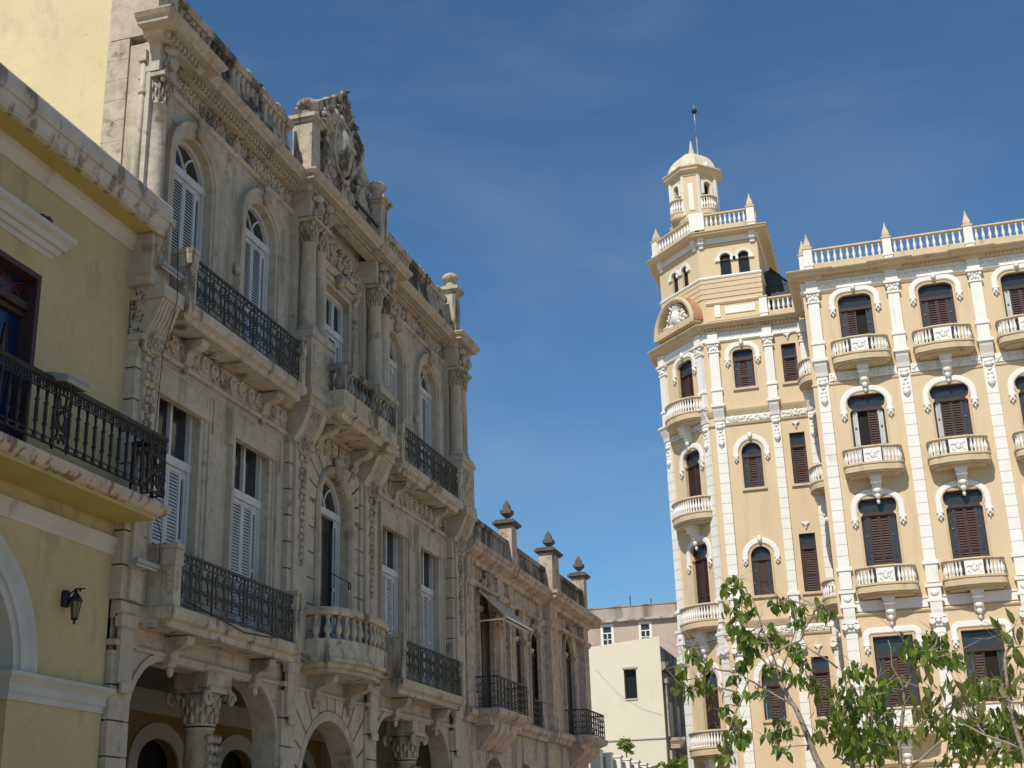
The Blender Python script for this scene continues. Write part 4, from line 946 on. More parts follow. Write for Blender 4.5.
def win2(F, out, c, z0, zt, w, leaves, d=-.17):
    f = M(); f.band(out, [(.0, d-.05), (.0, d+.05), (-.07, d+.05), (-.07, d-.05)]); f.box(c-w/2, c+w/2, d-.05, d+.07, zt-.07, zt+.06)
    wo_ = part(f, 'window', 'brown', rb, F)
    b = M(); b.prism([(u, max(z, zt-.02)) for u, z in out], d-.04, d-.01); part(b, 'pane', 'glass2', wo_)
    W0 = WM[wo_.name]; WM[wo_.name] = F @ T(0, d, 0)
    n = len(leaves); a = c-w/2+.06; L = w-.12; ws = {1: [1], 2: [.5, .5], 3: [.22, .56, .22], 4: [.17, .33, .33, .17]}[n]
    for k, kk in enumerate(leaves): leaf_(wo_, a, a+L*ws[k], z0+.03, zt-.07, kk); a += L*ws[k]
    WM[wo_.name] = W0
    # the leaves were placed in the recess frame
    for ch in wo_.children:
        if not ch.name.startswith('pane'): ch.matrix_basis = T(0, d, 0)
    return wo_
def pendant(m, u, d, z, s=1):
    m.box(u-.14*s, u+.14*s, -.02, d, z-.06*s, z+.02); m.lump(u, d*.6, z-.15*s, .13*s, .08, .1*s, 6, 4); m.lump(u-.08*s, d*.6, z-.24*s, .06*s, .06, .08*s, 5, 3); m.lump(u+.08*s, d*.6, z-.24*s, .06*s, .06, .08*s, 5, 3); m.lump(u, d*.5, z-.34*s, .05*s, .05, .09*s, 5, 3)
def surround(F, l, c, out, w, zs, top, arched=False, key=False):
    m = M(); m.band(out, [(0, -.12), (0, .02), (.03, .03), (.06, .03), (.08, .01), (.08, -.02)]); part(m, 'window_moulding', 'peach2', rb, F)
    m = M(); wo = w+.27
    o = arch(c, wo, zs, top-wo/2, n=16) if arched else rrect(c, wo, zs, top, .62 if l in (1, 2) else (.42 if l == 3 else .12), 6, .52 if l in (1, 2) else (.36 if l == 3 else .12))
    m.band(o, [(-.02, -.02), (-.02, .05), (.02, .075), (.17, .075), (.2, .05), (.2, -.02)])
    for sg in (-1, 1): pendant(m, c+sg*(wo/2+.09), .1, zs, .85 if not arched else .75)
    if key: m.lump(c, .12, top+.14, .1, .1, .16, 6, 4); m.lump(c, .16, top+.1, .06, .06, .08)
    part(m, 'window_surround', 'white', rb, F)

VAR = ['gbdg', 'gbbg', 'gbbg', 'wbbg', 'gbbw', 'gppg', 'gbbg']
rv = random.Random(21)
PICK = {(3, 0): 'gbdg', (3, 1): 'gbbg', (3, 2): 'wbbg', (2, 0): 'wdbw', (2, 1): 'wbbg', (1, 0): 'gbbg', (1, 1): 'gbbg', (0, 0): 'gbbg', (0, 1): 'gbdg'}
for l in range(4):
    for k, c in enumerate(CB):
        out = o_l(l, c, .02); c = c+UO[l]; win2(FR, out, c, LV[l], ZT[l], 1.26 if l else 1.38, PICK.get((l, k), rv.choice(VAR)))
        surround(FR, l, c, out, 1.26 if l else 1.38, (8.45, 13.05, 17.2, 21.5)[l], ZTOP[l]+.12, key=(l == 3))
# ---- balconies of the main front
def bplan(w, dp, r, o=0, n=6):
    w += o; dp += o
    return [(-w, 0), (-w, dp-r)]+[(-w+r-r*cos(pi/2*k/n), dp-r+r*sin(pi/2*k/n)*.8+0) for k in range(1, n+1)]+[(-w/3, dp-.2*r+.12*1), (w/3, dp-.2*r+.12)]+[(w-r+r*sin(pi/2*k/n), dp-r+r*cos(pi/2*k/n)*.8) for k in range(0, n)]+[(w, dp-r), (w, 0)]
def along(path, n):
    L = [0]
    for a, b in zip(path, path[1:]): L.append(L[-1]+math.hypot(b[0]-a[0], b[1]-a[1]))
    for k in range(n):
        t = L[-1]*(k+.5)/n
        for j in range(len(path)-1):
            if L[j] <= t <= L[j+1]:
                w = (t-L[j])/max(1e-9, L[j+1]-L[j]); yield path[j][0]+(path[j+1][0]-path[j][0])*w, path[j][1]+(path[j+1][1]-path[j][1])*w; break
def make_balcony(w, dp, r, F, u, z, panel=True, plan=None, n=22, console=True, mat_r='white'):
    P = plan or (lambda o: bplan(w, dp, r, o))
    m = M(); m.plan(P(0), -.30, 0); m.plan(P(.03), -.06, .015); m.plan(P(-.05), -.36, -.30); m.plan(P(-.16), -.44, -.36)
    bo = part(m, 'balcony', 'peach2', rb, F @ T(u, 0, z))
    m = M(); q = P(-.09)
    for bu, bd in along(q, n):
        if panel and abs(bu) < .34 and bd > dp*.6: continue
        m.lathe([(a*.062, .015+b*.55) for a, b in BAL], bu, bd, 8)
    part(m, 'balusters', mat_r, bo)
    if panel:
        m = M(); df = max(p[1] for p in q); m.box(-.32, .32, df-.06, df+.05, .015, .56)
        m.lump(-.09, df+.05, .38, .11, .04, .09); m.lump(.09, df+.05, .38, .11, .04, .09); m.lump(0, df+.05, .25, .1, .04, .12); foliage_relief(m, -.25, .25, .08, .52, df+.05, 18, .045)
        part(m, 'carved_panel', mat_r, bo)
    m = M(); m.mould(q, [(-.07, .56), (.07, .56), (.1, .60), (.08, .65), (-.08, .65)]); part(m, 'rail', 'peach2', bo)
    if console:
        m = M(); m.box(-.22, .22, -.02, .5, -.56, -.44); m.side([(0, -.56), (.46, -.56), (.42, -.66), (.30, -.74), (.26, -.9), (.14, -1.1), (0, -1.15)], -.17, .17); m.tube([(-.2, .36, -.66), (.2, .36, -.66)], .09, 8)
        m.lump(0, .22, -.95, .17, .1, .12); m.lump(0, .18, -1.15, .12, .09, .14); m.lump(0, .12, -1.35, .07, .07, .12)
        part(m, 'console', 'white', bo)
    return bo
proto = None
for l in range(4):
    for c in CB:
        c = c+UO[l]
        if proto is None: proto = make_balcony(1.08, .72, .3, FR, c, LV[l])
        else: copy_tree(proto, rb, FR @ T(c, 0, LV[l]))
# ---- pilasters
def order(F, u, w, levels=True, d=.0):
    """one full-height pilaster line, from the cornice down"""
    h = w/2
    m = M(); m.box(u-h, u+h, d-.02, d+.13, 20.14, 21.86); m.mould([(u-h, d), (u-h, d+.13), (u+h, d+.13), (u+h, d)], [(-.05, 20.06), (.05, 20.06), (.05, 20.14), (.02, 20.2), (-.05, 20.2)])
    m.box(u-h-.02, u+h+.02, d-.02, d+.14, 19.47, 20.06); m.box(u-h-.09, u+h+.09, d-.02, d+.21, 19.38, 19.47)
    m.box(u-h-.02, u+h+.02, d-.02, d+.17, 22.28, 22.76)
    m.box(u-h-.06, u+h+.06, d-.02, d+.17, 21.8, 21.86)
    p = part(m, 'pilaster', 'white', rb, F)
    m = M(); m.box(u-h, u+h, d-.02, d+.15, 21.84, 22.2); m.box(u-h-.1, u+h+.1, d-.02, d+.24, 22.2, 22.3)
    for sg in (-1, 1): m.lump(u+sg*h*.95, d+.15, 22.1, .075, .07, .08); m.lump(u+sg*h*.5, d+.15, 21.95, .06, .05, .08); m.lump(u+sg*h*.4, d+.15, 22.12, .06, .05, .07)
    m.lump(u, d+.16, 22.0, .06, .05, .11); part(m, 'capital', 'white', p)
    m = M(); m.side([(d, 18.75), (d+.12, 18.75), (d+.16, 18.9), (d+.28, 19.15), (d+.34, 19.38), (d, 19.38)], u-h-.03, u+h+.03); m.box(u-h-.08, u+h+.08, d-.02, d+.37, 19.3, 19.38)
    m.box(u-h, u+h, d-.02, d+.08, 17.32, 18.75); drop(m, u, 18.6, 17.6, w*.8, d+.08); m.lump(u, d+.12, 18.45, .16, .08, .1); m.lump(u, d+.12, 17.75, .14, .08, .16)
    part(m, 'carved_bracket', 'white', p)
    m = M(); z = 11.3
    while z < 17.2: m.box(u-h, u+h, d-.02, d+.1, z, z+.405); z += .43
    m.box(u-h+.015, u+h-.015, d-.02, d+.085, 11.3, 17.3)
    m.mould([(u-h, d), (u-h, d+.1), (u+h, d+.1), (u+h, d)], [(-.05, 11.16), (.07, 11.16), (.07, 11.26), (.03, 11.3), (-.05, 11.3)]); m.box(u-h-.01, u+h+.01, d-.02, d+.13, 10.5, 11.16)
    part(m, 'quoin_pilaster', 'white', rb, F)
    m = M(); m.box(u-h-.09, u+h+.09, d-.02, d+.24, 10.32, 10.44); m.box(u-h-.02, u+h+.02, d-.02, d+.2, 9.9, 10.32); m.lump(u, d+.2, 10.1, .15, .06, .12); m.box(u-h-.07, u+h+.07, d-.02, d+.24, 9.8, 9.9); m.side([(d, 9.3), (d+.14, 9.3), (d+.2, 9.5), (d+.22, 9.8), (d, 9.8)], u-h, u+h)
    m.box(u-h-.08, u+h+.08, d-.02, d+.24, 9.2, 9.34)
    for sg in (-1, 1): m.tube([(u+sg*h, d+.05, 9.12), (u+sg*h, d+.24, 9.12)], .12, 8)
    m.box(u-h-.06, u+h+.06, d-.02, d+.16, 8.95, 9.2); m.lump(u, d+.2, 9.12, .1, .06, .09)
    z = 4.4
    while z < 8.9: m.box(u-h, u+h, d-.02, d+.1, z, z+.405); z += .43
    m.box(u-h+.015, u+h-.015, d-.02, d+.085, 0, 8.95)
    part(m, 'lower_pilaster', 'white', rb, F)
for u in PB: order(FR, u, .42)
# ---- entablatures of the main front
MP = [(-2.02, -3.9), (-2.02, .05)]
for u in PB: MP += [(u-.34, .05), (u-.34, .17), (u+.34, .17), (u+.34, .05)]
MP = [(-2.02, -3.9), (-2.02, .17), (PB[0]+.34, .17), (PB[0]+.34, .05)]+[q for u in PB[1:] for q in ((u-.34, .05), (u-.34, .17), (u+.34, .17), (u+.34, .05))]+[(R1, .05)]
m = M(); m.mould(MP, [(-.15, 22.74), (.03, 22.74), (.05, 22.78), (.12, 22.80), (.14, 22.87), (.40, 22.89), (.41, 22.94), (.47, 22.97), (.51, 23.02), (.51, 23.05), (-.2, 23.12)])
k = -1.2
while k < R1: m.box(k-.045, k+.045, .10, .25, 22.79, 22.88); k += .16
part(m, 'cornice', 'peach2', rb, FR)
FZ = [(-2.0, -3.9), (-2.0, .0), (R1, .0)]
m = M(); m.mould(FZ, [(-.05, 22.28), (.06, 22.28), (.10, 22.33), (.05, 22.37), (.05, 22.73), (-.05, 22.76)])
u = -1.2
while u < R1-.2: m.lump(u, .05, 22.56, .12, .03, .07, 6, 4); m.lump(u+.17, .05, 22.54, .05, .04, .1, 5, 3); m.lump(u+.1, .05, 22.62, .05, .03, .04, 5, 3); u += .34
part(m, 'white_frieze', 'white', rb, FR)
m = M(); m.mould(FZ, [(-.05, 22.2), (.04, 22.2), (.07, 22.25), (.02, 22.28), (-.05, 22.28)])
m.mould(FZ, [(-.05, 18.38), (.03, 18.38), (.05, 18.43), (.02, 18.48), (-.05, 18.48)]); m.mould(FZ, [(-.05, 9.5), (.05, 9.5), (.08, 9.56), (.02, 9.62), (-.05, 9.62)]); m.mould(FZ, [(-.05, 4.2), (.06, 4.2), (.16, 4.32), (.16, 4.4), (-.05, 4.42)])
part(m, 'string_course', 'peach2', rb, FR)
for k, c in enumerate(CB):
    for z0, z1, nm in ((18.52, 18.86, 'carved_band'), (9.66, 9.97, 'white_band')):
        m = M(); a, b = PB[k]+.26, PB[k+1]-.26
        m.box(a, b, -.02, .05, z0, z1)
        if nm == 'carved_band': foliage_relief(m, a+.05, b-.05, z0+.05, z1-.05, .06, 90, .05)
        else: m.box(a, b, -.02, .09, z1, z1+.05)
        part(m, nm, 'white', rb, FR)
# ---- roof balustrade
def roof_bal(F, A, B, z, ends=True, sp=.25):
    m = M(); L = math.hypot(B[0]-A[0], B[1]-A[1]); pl = [A, B]
    m.mould(pl, [(-.12, z-.3), (.12, z-.3), (.12, z+.10), (-.12, z+.10)]); m.mould(pl, [(-.07, z+.64), (.07, z+.64), (.10, z+.67), (.10, z+.70), (.07, z+.74), (-.08, z+.74)])
    b = part(m, 'roof_balustrade', 'peach2', rb, F); m = M(); balusters(m, A, B, z+.10, z+.64, sp*.9, .068, 8); part(m, 'balusters', 'white', b)
def roof_ped(F, u, d, z, h=.80, w=.33, fin=True):
    m = M(); m.box(u-w/2, u+w/2, d-w/2, d+w/2, z-.3, z+h-.06); m.box(u-w/2-.03, u+w/2+.03, d-w/2-.03, d+w/2+.03, z+.0, z+.1); p = part(m, 'balustrade_pedestal', 'white', rb, F)
    m = M(); m.box(u-w/2-.03, u+w/2+.03, d-w/2-.03, d+w/2+.03, z+h-.06, z+h)
    if fin: m.lathe([(w*.62, z+h), (w*.55, z+h+.05), (w*.6, z+h+.1), (w*.5, z+h+.22), (w*.2, z+h+.45), (.015, z+h+.66)], u, d, 4, pi/4, pi/4+2*pi, False)
    part(m, 'finial', 'peach2', p)
for a, b in zip(PB, PB[1:]): roof_bal(FR, (a+.18, .1), (b-.18, .1), 23.34)
for u in PB: roof_ped(FR, u, .1, 23.34)
roof_ped(FR, PB[0]-.22, -.45, 23.34); roof_bal(FR, (PB[0]-.2, -3.8), (PB[0]-.2, -.65), 23.34)
# ---- left return: bowed balconies seen from the side
half = lambda w, dp: (lambda o: [((w+o)*-cos(pi*k/12), (dp+o)*sin(pi*k/12)) for k in range(13)])
for l in range(4):
    make_balcony(1.0, .62, 0, FL, -52.0, LV[l], panel=False, plan=half(1.0, .62), n=14)
    m = M(); o = rect(-52.0, 1.0, LV[l], LV[l]+2.6); m.band(o, [(0, 0), (0, .08), (.2, .08), (.2, 0)]); m.prism(o, .0, .03); part(m, 'side_window', 'brown', rb, FL)

# ================================================================== TOWER
def tower_outline():  return [(-8.88, 56.43), (-6.55, 54.1)]
m = M(); ZL = LV
fw_ = [rrect(-4.93, .86, 20.12, 21.85, .22, rz=.14), arch(-4.95, .82, 15.73, 17.27), arch(-4.97, .80, 11.27, 12.87), arch(-4.98, .84, 6.4, 7.98)]
nw_ = [rrect(-2.99, .62, 20.12, 21.85, .06), rect(-3.03, .63, 15.7, 17.9), rect(-3.06, .64, 11.26, 13.63), rect(-3.08, .66, 6.4, 8.7)]
m.wall([(-6.55, 0), (-6.55, 23.3), (-1.98, 23.3), (-1.98, 0)], fw_+nw_+[arch(-4.6, 2, .02, 2.9)], 0, .3); m.box(-6.4, -2, -9, -.35, 23.1, 23.3)
part(m, 'tower_wall', 'peach', rb, FT)
c_ = 1.82
def o_c(l, b=0):
    z = LV[l]+b
    if l == 0: return arch(c_, 1.05, z, 8.1)
    if l == 1: return keyhole(c_, 1.02, z, 13.24, 13.84)
    if l == 2: return keyhole(c_, 1.02, z, 17.32, 17.88)
    return rrect(c_, 1.08, z, 22.0, .3, rz=.22)
m = M(); m.wall([(0, 0), (0, 23.3), (3.3, 23.3), (3.3, 0)], [o_c(l, .02) for l in range(4)]+[arch(c_, 1.6, .02, 2.9)], 0, .3)
part(m, 'corner_wall', 'peach', rb, FC)
FS_ = frame((-8.88, 0, 0), (0, -1, 0), (1, 0, 0))
m = M(); m.box(-68, -56.43, -.3, 0, 0, 23.3); part(m, 'side_street_wall', 'peach', rb, FS_)
for l in range(4):
    o = fw_[3-l]; win2(FT, o, -4.95, min(p[1] for p in o), (7.75, 12.78, 17.15, 21.45)[l], .84, 'gbg' if l != 1 else 'gpg')
    surround(FT, l, -4.95, o, .84, (7.95, 12.8, 17.15, 21.45)[l], max(p[1] for p in o)+.14, arched=(l < 3), key=True)
    o2 = nw_[3-l]; win2(FT, o2, sum(p[0] for p in o2)/len(o2), min(p[1] for p in o2), max(p[1] for p in o2)-.55, .63, 'b')
    m = M(); c = sum(p[0] for p in o2)/len(o2); zt = max(p[1] for p in o2); m.lump(c, .05, zt+.36, .09, .06, .1, 6, 4); m.lump(c-.1, .05, zt+.42, .06, .05, .05); m.lump(c+.1, .05, zt+.42, .06, .05, .05); m.lump(c, .05, zt+.24, .04, .04, .07); part(m, 'shell_ornament', 'white', rb, FT)
    for oo in (o, o2):
        m = M(); a, b = min(p[0] for p in oo), max(p[0] for p in oo); z = min(p[1] for p in oo); m.box(a-.1, b+.1, -.1, .09, z-.1, z); part(m, 'sill', 'peach2', rb, FT)
    o3 = o_c(l, .02); win2(FC, o3, c_, LV[l], ZT[l] if l else 7.9, 1.04, 'pb' if l % 2 else 'bp'); surround(FC, l, c_, o3, 1.04, (8.0, 13.05, 17.2, 21.5)[l], ZTOP[l]+.12 if l else 8.75, arched=(l == 0), key=(l == 3))
    make_balcony(1.22, .82, 0, FC, c_, LV[l], panel=False, plan=(lambda o: [((1.25+o)*-cos(pi*k/16), (.85+o)*sin(pi*k/16)) for k in range(17)]), n=24)
for u, w in ((-6.14, .40), (-3.82, .35), (-2.32, .34)): order(FT, u, w)
for u, w in ((.28, .36), (3.02, .36)): order(FC, u, w)
# plan of the tower front in FT coordinates, running left to right
TP = [(-8.88, -8.0), (-8.88, -2.33), (-6.55, 0), (-2.45, 0)]
m = M(); m.mould(TP, [(-.15, 22.74), (.08, 22.74), (.10, 22.78), (.18, 22.80), (.2, 22.87), (.40, 22.89), (.41, 22.94), (.47, 22.97), (.51, 23.02), (.51, 23.05), (-.2, 23.12)])
k = -6.5
while k < -2.5: m.box(k-.045, k+.045, .12, .30, 22.79, 22.88); k += .16
part(m, 'tower_cornice', 'peach2', rb, FT)
m = M(); m.mould(TP, [(-.05, 22.28), (.06, 22.28), (.10, 22.33), (.05, 22.37), (.05, 22.73), (-.05, 22.76)])
u = -5.8
while u < -2.5: m.lump(u, .05, 22.56, .12, .03, .07, 6, 4); m.lump(u+.17, .05, 22.54, .05, .04, .1, 5, 3); m.lump(u+.1, .05, 22.62, .05, .03, .04, 5, 3); u += .34
part(m, 'tower_frieze', 'white', rb, FT)
m = M()
for z in (18.96, 10.06): m.mould(TP, [(-.05, z-.04), (.05, z-.02), (.12, z+.12), (.15, z+.2), (.15, z+.24), (-.05, z+.26)]); m.mould(TP, [(-.05, z-.46), (.05, z-.46), (.08, z-.4), (.02, z-.36), (-.05, z-.36)])
part(m, 'tower_string_course', 'peach2', rb, FT)
for a, b in ((-5.9, -4.03), (-3.6, -2.52)):
    for z in (18.62, 9.72): m = M(); m.box(a, b, -.02, .05, z, z+.28); foliage_relief(m, a+.05, b-.05, z+.04, z+.24, .06, int(50*(b-a)), .05); part(m, 'carved_band', 'white', rb, FT)
for z in (18.62, 9.72): m = M(); m.box(.5, 2.8, -.02, .05, z, z+.28); foliage_relief(m, .55, 2.75, z+.04, z+.24, .06, 90, .05); part(m, 'carved_band', 'white', rb, FC)
# attic: blocking course, panel, roof balustrade
m = M(); m.box(-6.3, -3.95, -.6, .02, 23.3, 24.05); m.mould([(-6.3, .02), (-3.95, .02)], [(-.2, 24.02), (.04, 24.02), (.09, 24.1), (.05, 24.17), (-.2, 24.2)]); part(m, 'attic', 'peach', rb, FT)
m = M(); m.box(-5.5, -4.2, 0, .06, 23.55, 23.88); m.box(-5.95, -5.7, 0, .06, 23.45, 24.0); part(m, 'white_panel', 'white', rb, FT)
roof_bal(FT, (-3.72, -.05), (-2.3, -.05), 23.34, sp=.22); roof_ped(FT, -3.85, -.05, 23.34, fin=False); roof_ped(FT, -2.2, -.05, 23.34, fin=False)
# arched pediment over the corner with its white sculpture
m = M(); R = 1.48; cz = 23.45
o = [(c_-R, 23.33)]+[(c_-R*cos(pi*k/24), cz+R*sin(pi*k/24)) for k in range(25)]+[(c_+R, 23.33)]
m.band(o, [(0, -.55), (0, .45), (-.08, .52), (-.16, .52), (-.24, .45), (-.24, -.55)]); m.prism([(u, z) for u, z in o], -.5, .05)
m.box(c_-R, c_+R, -.5, .48, 23.32, 23.6); part(m, 'arched_pediment', 'peach2', rb, FC)
m = M(); m.band([(c_-R*cos(pi*k/24), cz+R*sin(pi*k/24)) for k in range(14, 25)], [(0, -.56), (0, .40), (.02, .40), (.02, -.56)]); part(m, 'bare_brick_patch', 'brick', rb, FC)
m = M(); rnd = random.Random(2)
for k in range(190):
    t = rnd.random(); u = c_+rnd.uniform(-.95, .95)*(1-t*.82); m.lump(u, .12+rnd.uniform(0, .18), 23.72+t*1.0, rnd.uniform(.035, .09), rnd.uniform(.05, .1), rnd.uniform(.04, .1), 6, 4)
m.lump(c_, .25, 24.05, .28, .22, .35, 9, 6); m.lump(c_-.03, .28, 24.55, .12, .12, .14, 8, 6); m.tube([(c_, .25, 24.3), (c_-.25, .35, 24.55), (c_-.3, .38, 24.8)], .06, 6); m.lump(c_-.1, .25, 24.75, .16, .1, .1)
part(m, 'sculpture_group', 'white', rb, FC)
# top block
TB = [(-8.55, -6.5), (-8.55, -2.33+.25), (-6.47, -.05), (-3.85, -.05), (-3.85, -6.5)]
zb0, zb1 = 23.3, 27.5
tw = [arch(c, .48, 25.4, 26.2) for c in (-5.30, -4.5)]
m = M(); m.wall([(-6.47, zb0), (-6.47, zb1), (-3.85, zb1), (-3.85, zb0)], tw, -.05, .25)
m.box(-3.95, -3.85, -6.5, -.06, zb0, zb1); m.box(-8.55, -8.45, -6.5, -2.4, zb0, zb1); part(m, 'upper_wall', 'peach', rb, FT)
FC2 = frame((-8.55, 54.1+2.08, 0), (2.08, -2.03, 0), (2.03, 2.08, 0)); LC = math.hypot(2.08, 2.03)
tc_ = [arch(c, .40, 25.4, 26.25) for c in (1.12, 1.88)]
m = M(); m.wall([(0, zb0), (0, zb1), (LC, zb1), (LC, zb0)], tc_, 0, .25); part(m, 'upper_corner_wall', 'peach', rb, FC2)
for F, L, w in ((FT, tw, .48), (FC2, tc_, .40)):
    for o in L:
        c = sum(p[0] for p in o)/len(o); dd = -.05 if F is FT else 0
        f = M(); f.band(o, [(0, dd-.2), (0, dd-.1), (-.05, dd-.1), (-.05, dd-.2)]); f.box(c-w/2, c+w/2, dd-.2, dd-.1, 26.14, 26.22); wo_ = part(f, 'window', 'brown', rb, F); f = M(); f.prism(o, dd-.19, dd-.16); part(f, 'pane', 'glass', wo_)
        f = M(); f.band([(c-w/2*cos(pi*k/12)*1.05, 26.2+w/2*1.05*sin(pi*k/12)) for k in range(13)], [(.0, dd-.02), (0, dd+.06), (.12, dd+.08), (.12, dd-.02)])
        for sg in (-1, 1): f.box(c+sg*(w/2+.10)-.12, c+sg*(w/2+.10)+.12, dd-.02, dd+.09, 26.08, 26.22)
        part(f, 'window_surround', 'white', rb, F)
m = M()
for z in (24.38, 24.62, 24.86, 25.10): m.mould(TB, [(-.02, z), (.035, z), (.035, z+.2), (-.02, z+.2)])
part(m, 'banded_courses', 'peach', rb, FT)
m = M(); m.mould(TB, [(-.05, 25.28), (.06, 25.28), (.09, 25.34), (.05, 25.4), (-.05, 25.4)]); m.mould(TB, [(-.05, 26.95), (.06, 26.97), (.08, 27.02), (.04, 27.05), (.05, 27.3), (-.05, 27.3)]); part(m, 'upper_white_bands', 'white', rb, FT)
m = M(); m.mould(TB, [(-.05, 26.84), (.05, 26.84), (.07, 26.9), (.03, 26.94), (-.05, 26.94)]); m.mould(TB, [(-.3, 27.24), (.08, 27.24), (.14, 27.27), (.45, 27.29), (.47, 27.35), (.52, 27.39), (.52, 27.42), (-.3, 27.5)]); m.plan([(-8.5, -6.4), (-8.5, -2.1), (-6.45, -.1), (-3.9, -.1), (-3.9, -6.4)], 27.3, 27.5)
part(m, 'upper_cornice', 'peach2', rb, FT)
m = M()
for u, F in ((-6.3, FT), (-4.05, FT)): 
    m = M(); m.box(u-.13, u+.13, -.1, .16, 26.98, 27.3); m.box(u-.1, u+.1, -.1, .05, 26.8, 26.98); part(m, 'cornice_bracket', 'white', rb, F)
for u in (.25, LC-.15): m = M(); m.box(u-.13, u+.13, -.05, .2, 26.98, 27.3); m.box(u-.1, u+.1, -.05, .1, 26.8, 26.98); part(m, 'cornice_bracket', 'white', rb, FC2)
roof_bal(FT, (-6.05, .12), (-4.2, .12), 27.62, sp=.22); roof_ped(FT, -4.0, .1, 27.62, w=.34); roof_ped(FT, -4.0, -.7, 27.62, w=.34); roof_bal(FT, (-4.0, -6), (-4.0, -.9), 27.62)
roof_bal(FC2, (.25, .12), (LC-.3, .12), 27.62, sp=.22); roof_ped(FC2, .08, .1, 27.62, w=.34)
m = M(); m.mould([(-8.4, -1.95-.0), (-6.5, .1), (-6.05, .12)][1:], [(-.14, 27.62), (.14, 27.62), (.14, 28.44), (-.14, 28.44)]); m.box(-6.72, -6.3, -.15, .2, 27.62, 28.48); part(m, 'corner_pedestal', 'white', rb, FT)
# ---- turret: octagon with narrow faces on the axes
lx, ly = -6.82, 57.5; b2, A_ = .31, 1.10
oct_ = lambda A, b: [(lx-A, -(ly-54.1)-b), (lx-A, -(ly-54.1)+b), (lx-b, -(ly-54.1)+A), (lx+b, -(ly-54.1)+A), (lx+A, -(ly-54.1)+b), (lx+A, -(ly-54.1)-b), (lx+b, -(ly-54.1)-A), (lx-b, -(ly-54.1)-A)]
body = oct_(A_, b2)
for k in range(8):
    p, q = body[k], body[(k+1) % 8]; L = math.hypot(q[0]-p[0], q[1]-p[1])
    dx, dy = (q[0]-p[0])/L, (q[1]-p[1])/L
    F = FT @ frame((p[0], -p[1], 0), (dx, -dy, 0), (dy, dx, 0))
    m = M(); wide = L > .8
    hs = [arch(L/2, .36, 29.95, 31.25)] if wide else []
    m.wall([(0, 27.6), (0, 32.0), (L, 32.0), (L, 27.6)], hs, 0, .2); part(m, 'turret_wall', 'peach', rb, F)
    m = M()
    for e in ((.0, .15), (L-.15, L)): 
        if wide: m.box(e[0], e[1], -.02, .06, 29.7, 31.8)
    if wide:
        m.band(arch(L/2, .36, 30.8, 31.25), [(.02, -.02), (.02, .07), (.12, .07), (.12, -.02)]); part(m, 'turret_trim', 'white', rb, F)
        mb_ = make_balcony(.42, .34, 0, F, L/2, 29.95, panel=False, plan=(lambda o: [((.45+o*.6)*-cos(pi*j/10), (.36+o*.6)*sin(pi*j/10)) for j in range(11)]), n=9, console=False)
    else:
        m.box(L*.3, L*.7, -.02, .04, 29.9, 31.3); part(m, 'turret_trim', 'white', rb, F)
m = M(); m.plan(oct_(A_-.22, b2-.1), 28, 32); part(m, 'turret_core', 'dark', rb, FT)
m = M(); m.mould(body, [(-.2, 31.7), (.04, 31.72), (.06, 31.85), (.14, 31.9), (.22, 31.95), (.24, 32.05), (.3, 32.1), (.3, 32.15), (-.3, 32.2)], True); m.mould(body, [(-.1, 29.3), (.12, 29.35), (.14, 29.5), (.03, 29.6), (-.1, 29.6)], True); part(m, 'turret_cornice', 'peach2', rb, FT)
m = M(); rings = []
for t in range(9):
    a = pi/2*t/8; s_ = cos(a)**1.15*1.0+.05; rings.append([m.V(p[0], p[1], 32.15+1.2*sin(a)) for p in [(lx+(x-lx)*s_, -(ly-54.1)+(y+(ly-54.1))*s_) for x, y in body]])
for A, B in zip(rings, rings[1:]):
    for k in range(8): m.F((A[k], A[(k+1) % 8], B[(k+1) % 8], B[k]))
dm = part(m, 'dome', 'domepaint', rb, FT)
m = M()
for k in range(8):
    p, q = body[k], body[(k+1) % 8]; cx, cy = (p[0]+q[0])/2, (p[1]+q[1])/2; nx, ny = cx-lx, cy+(ly-54.1); l = math.hypot(nx, ny); nx /= l; ny /= l
    m = M(); m.lathe([(.10, 32.15), (.12, 32.26), (.10, 32.38), (.05, 32.44), (0, 32.46)], lx+nx*l*1.1, -(ly-54.1)+ny*l*1.1, 8); part(m, 'antefix', 'white', dm)
m = M(); m.lathe([(.22, 33.25), (.2, 33.32), (.24, 33.36), (.14, 33.5), (.09, 33.75), (.02, 34.15)], lx+.05, -(ly-54.1), 10); part(m, 'spire', 'peach2', dm)
fp = thing('flagpole', 'thin grey mast with a small lamp rising behind the turret dome', 'mast', (lx+.3, ly+.8, 32))
m = M(); m.tube([(lx+.3, ly+.5, 31.5), (lx+.3, ly+.5, 34.6)], .045, 6); m.tube([(lx+.3, ly+.5, 34.6), (lx+.3, ly+.5, 36.4)], .03, 6); FW = frame((0, 0, 0), (1, 0, 0), (0, 1, 0)); m.v = [(a, -b, c) for a, b, c in m.v]; part(m, 'pole', 'greymetal', fp, FW)
m = M(); m.lathe([(.1, 35.95), (.14, 36.0), (.12, 36.12), (.05, 36.2)], lx+.3, -(ly+.5), 8); part(m, 'lamp', 'iron', fp, FW)
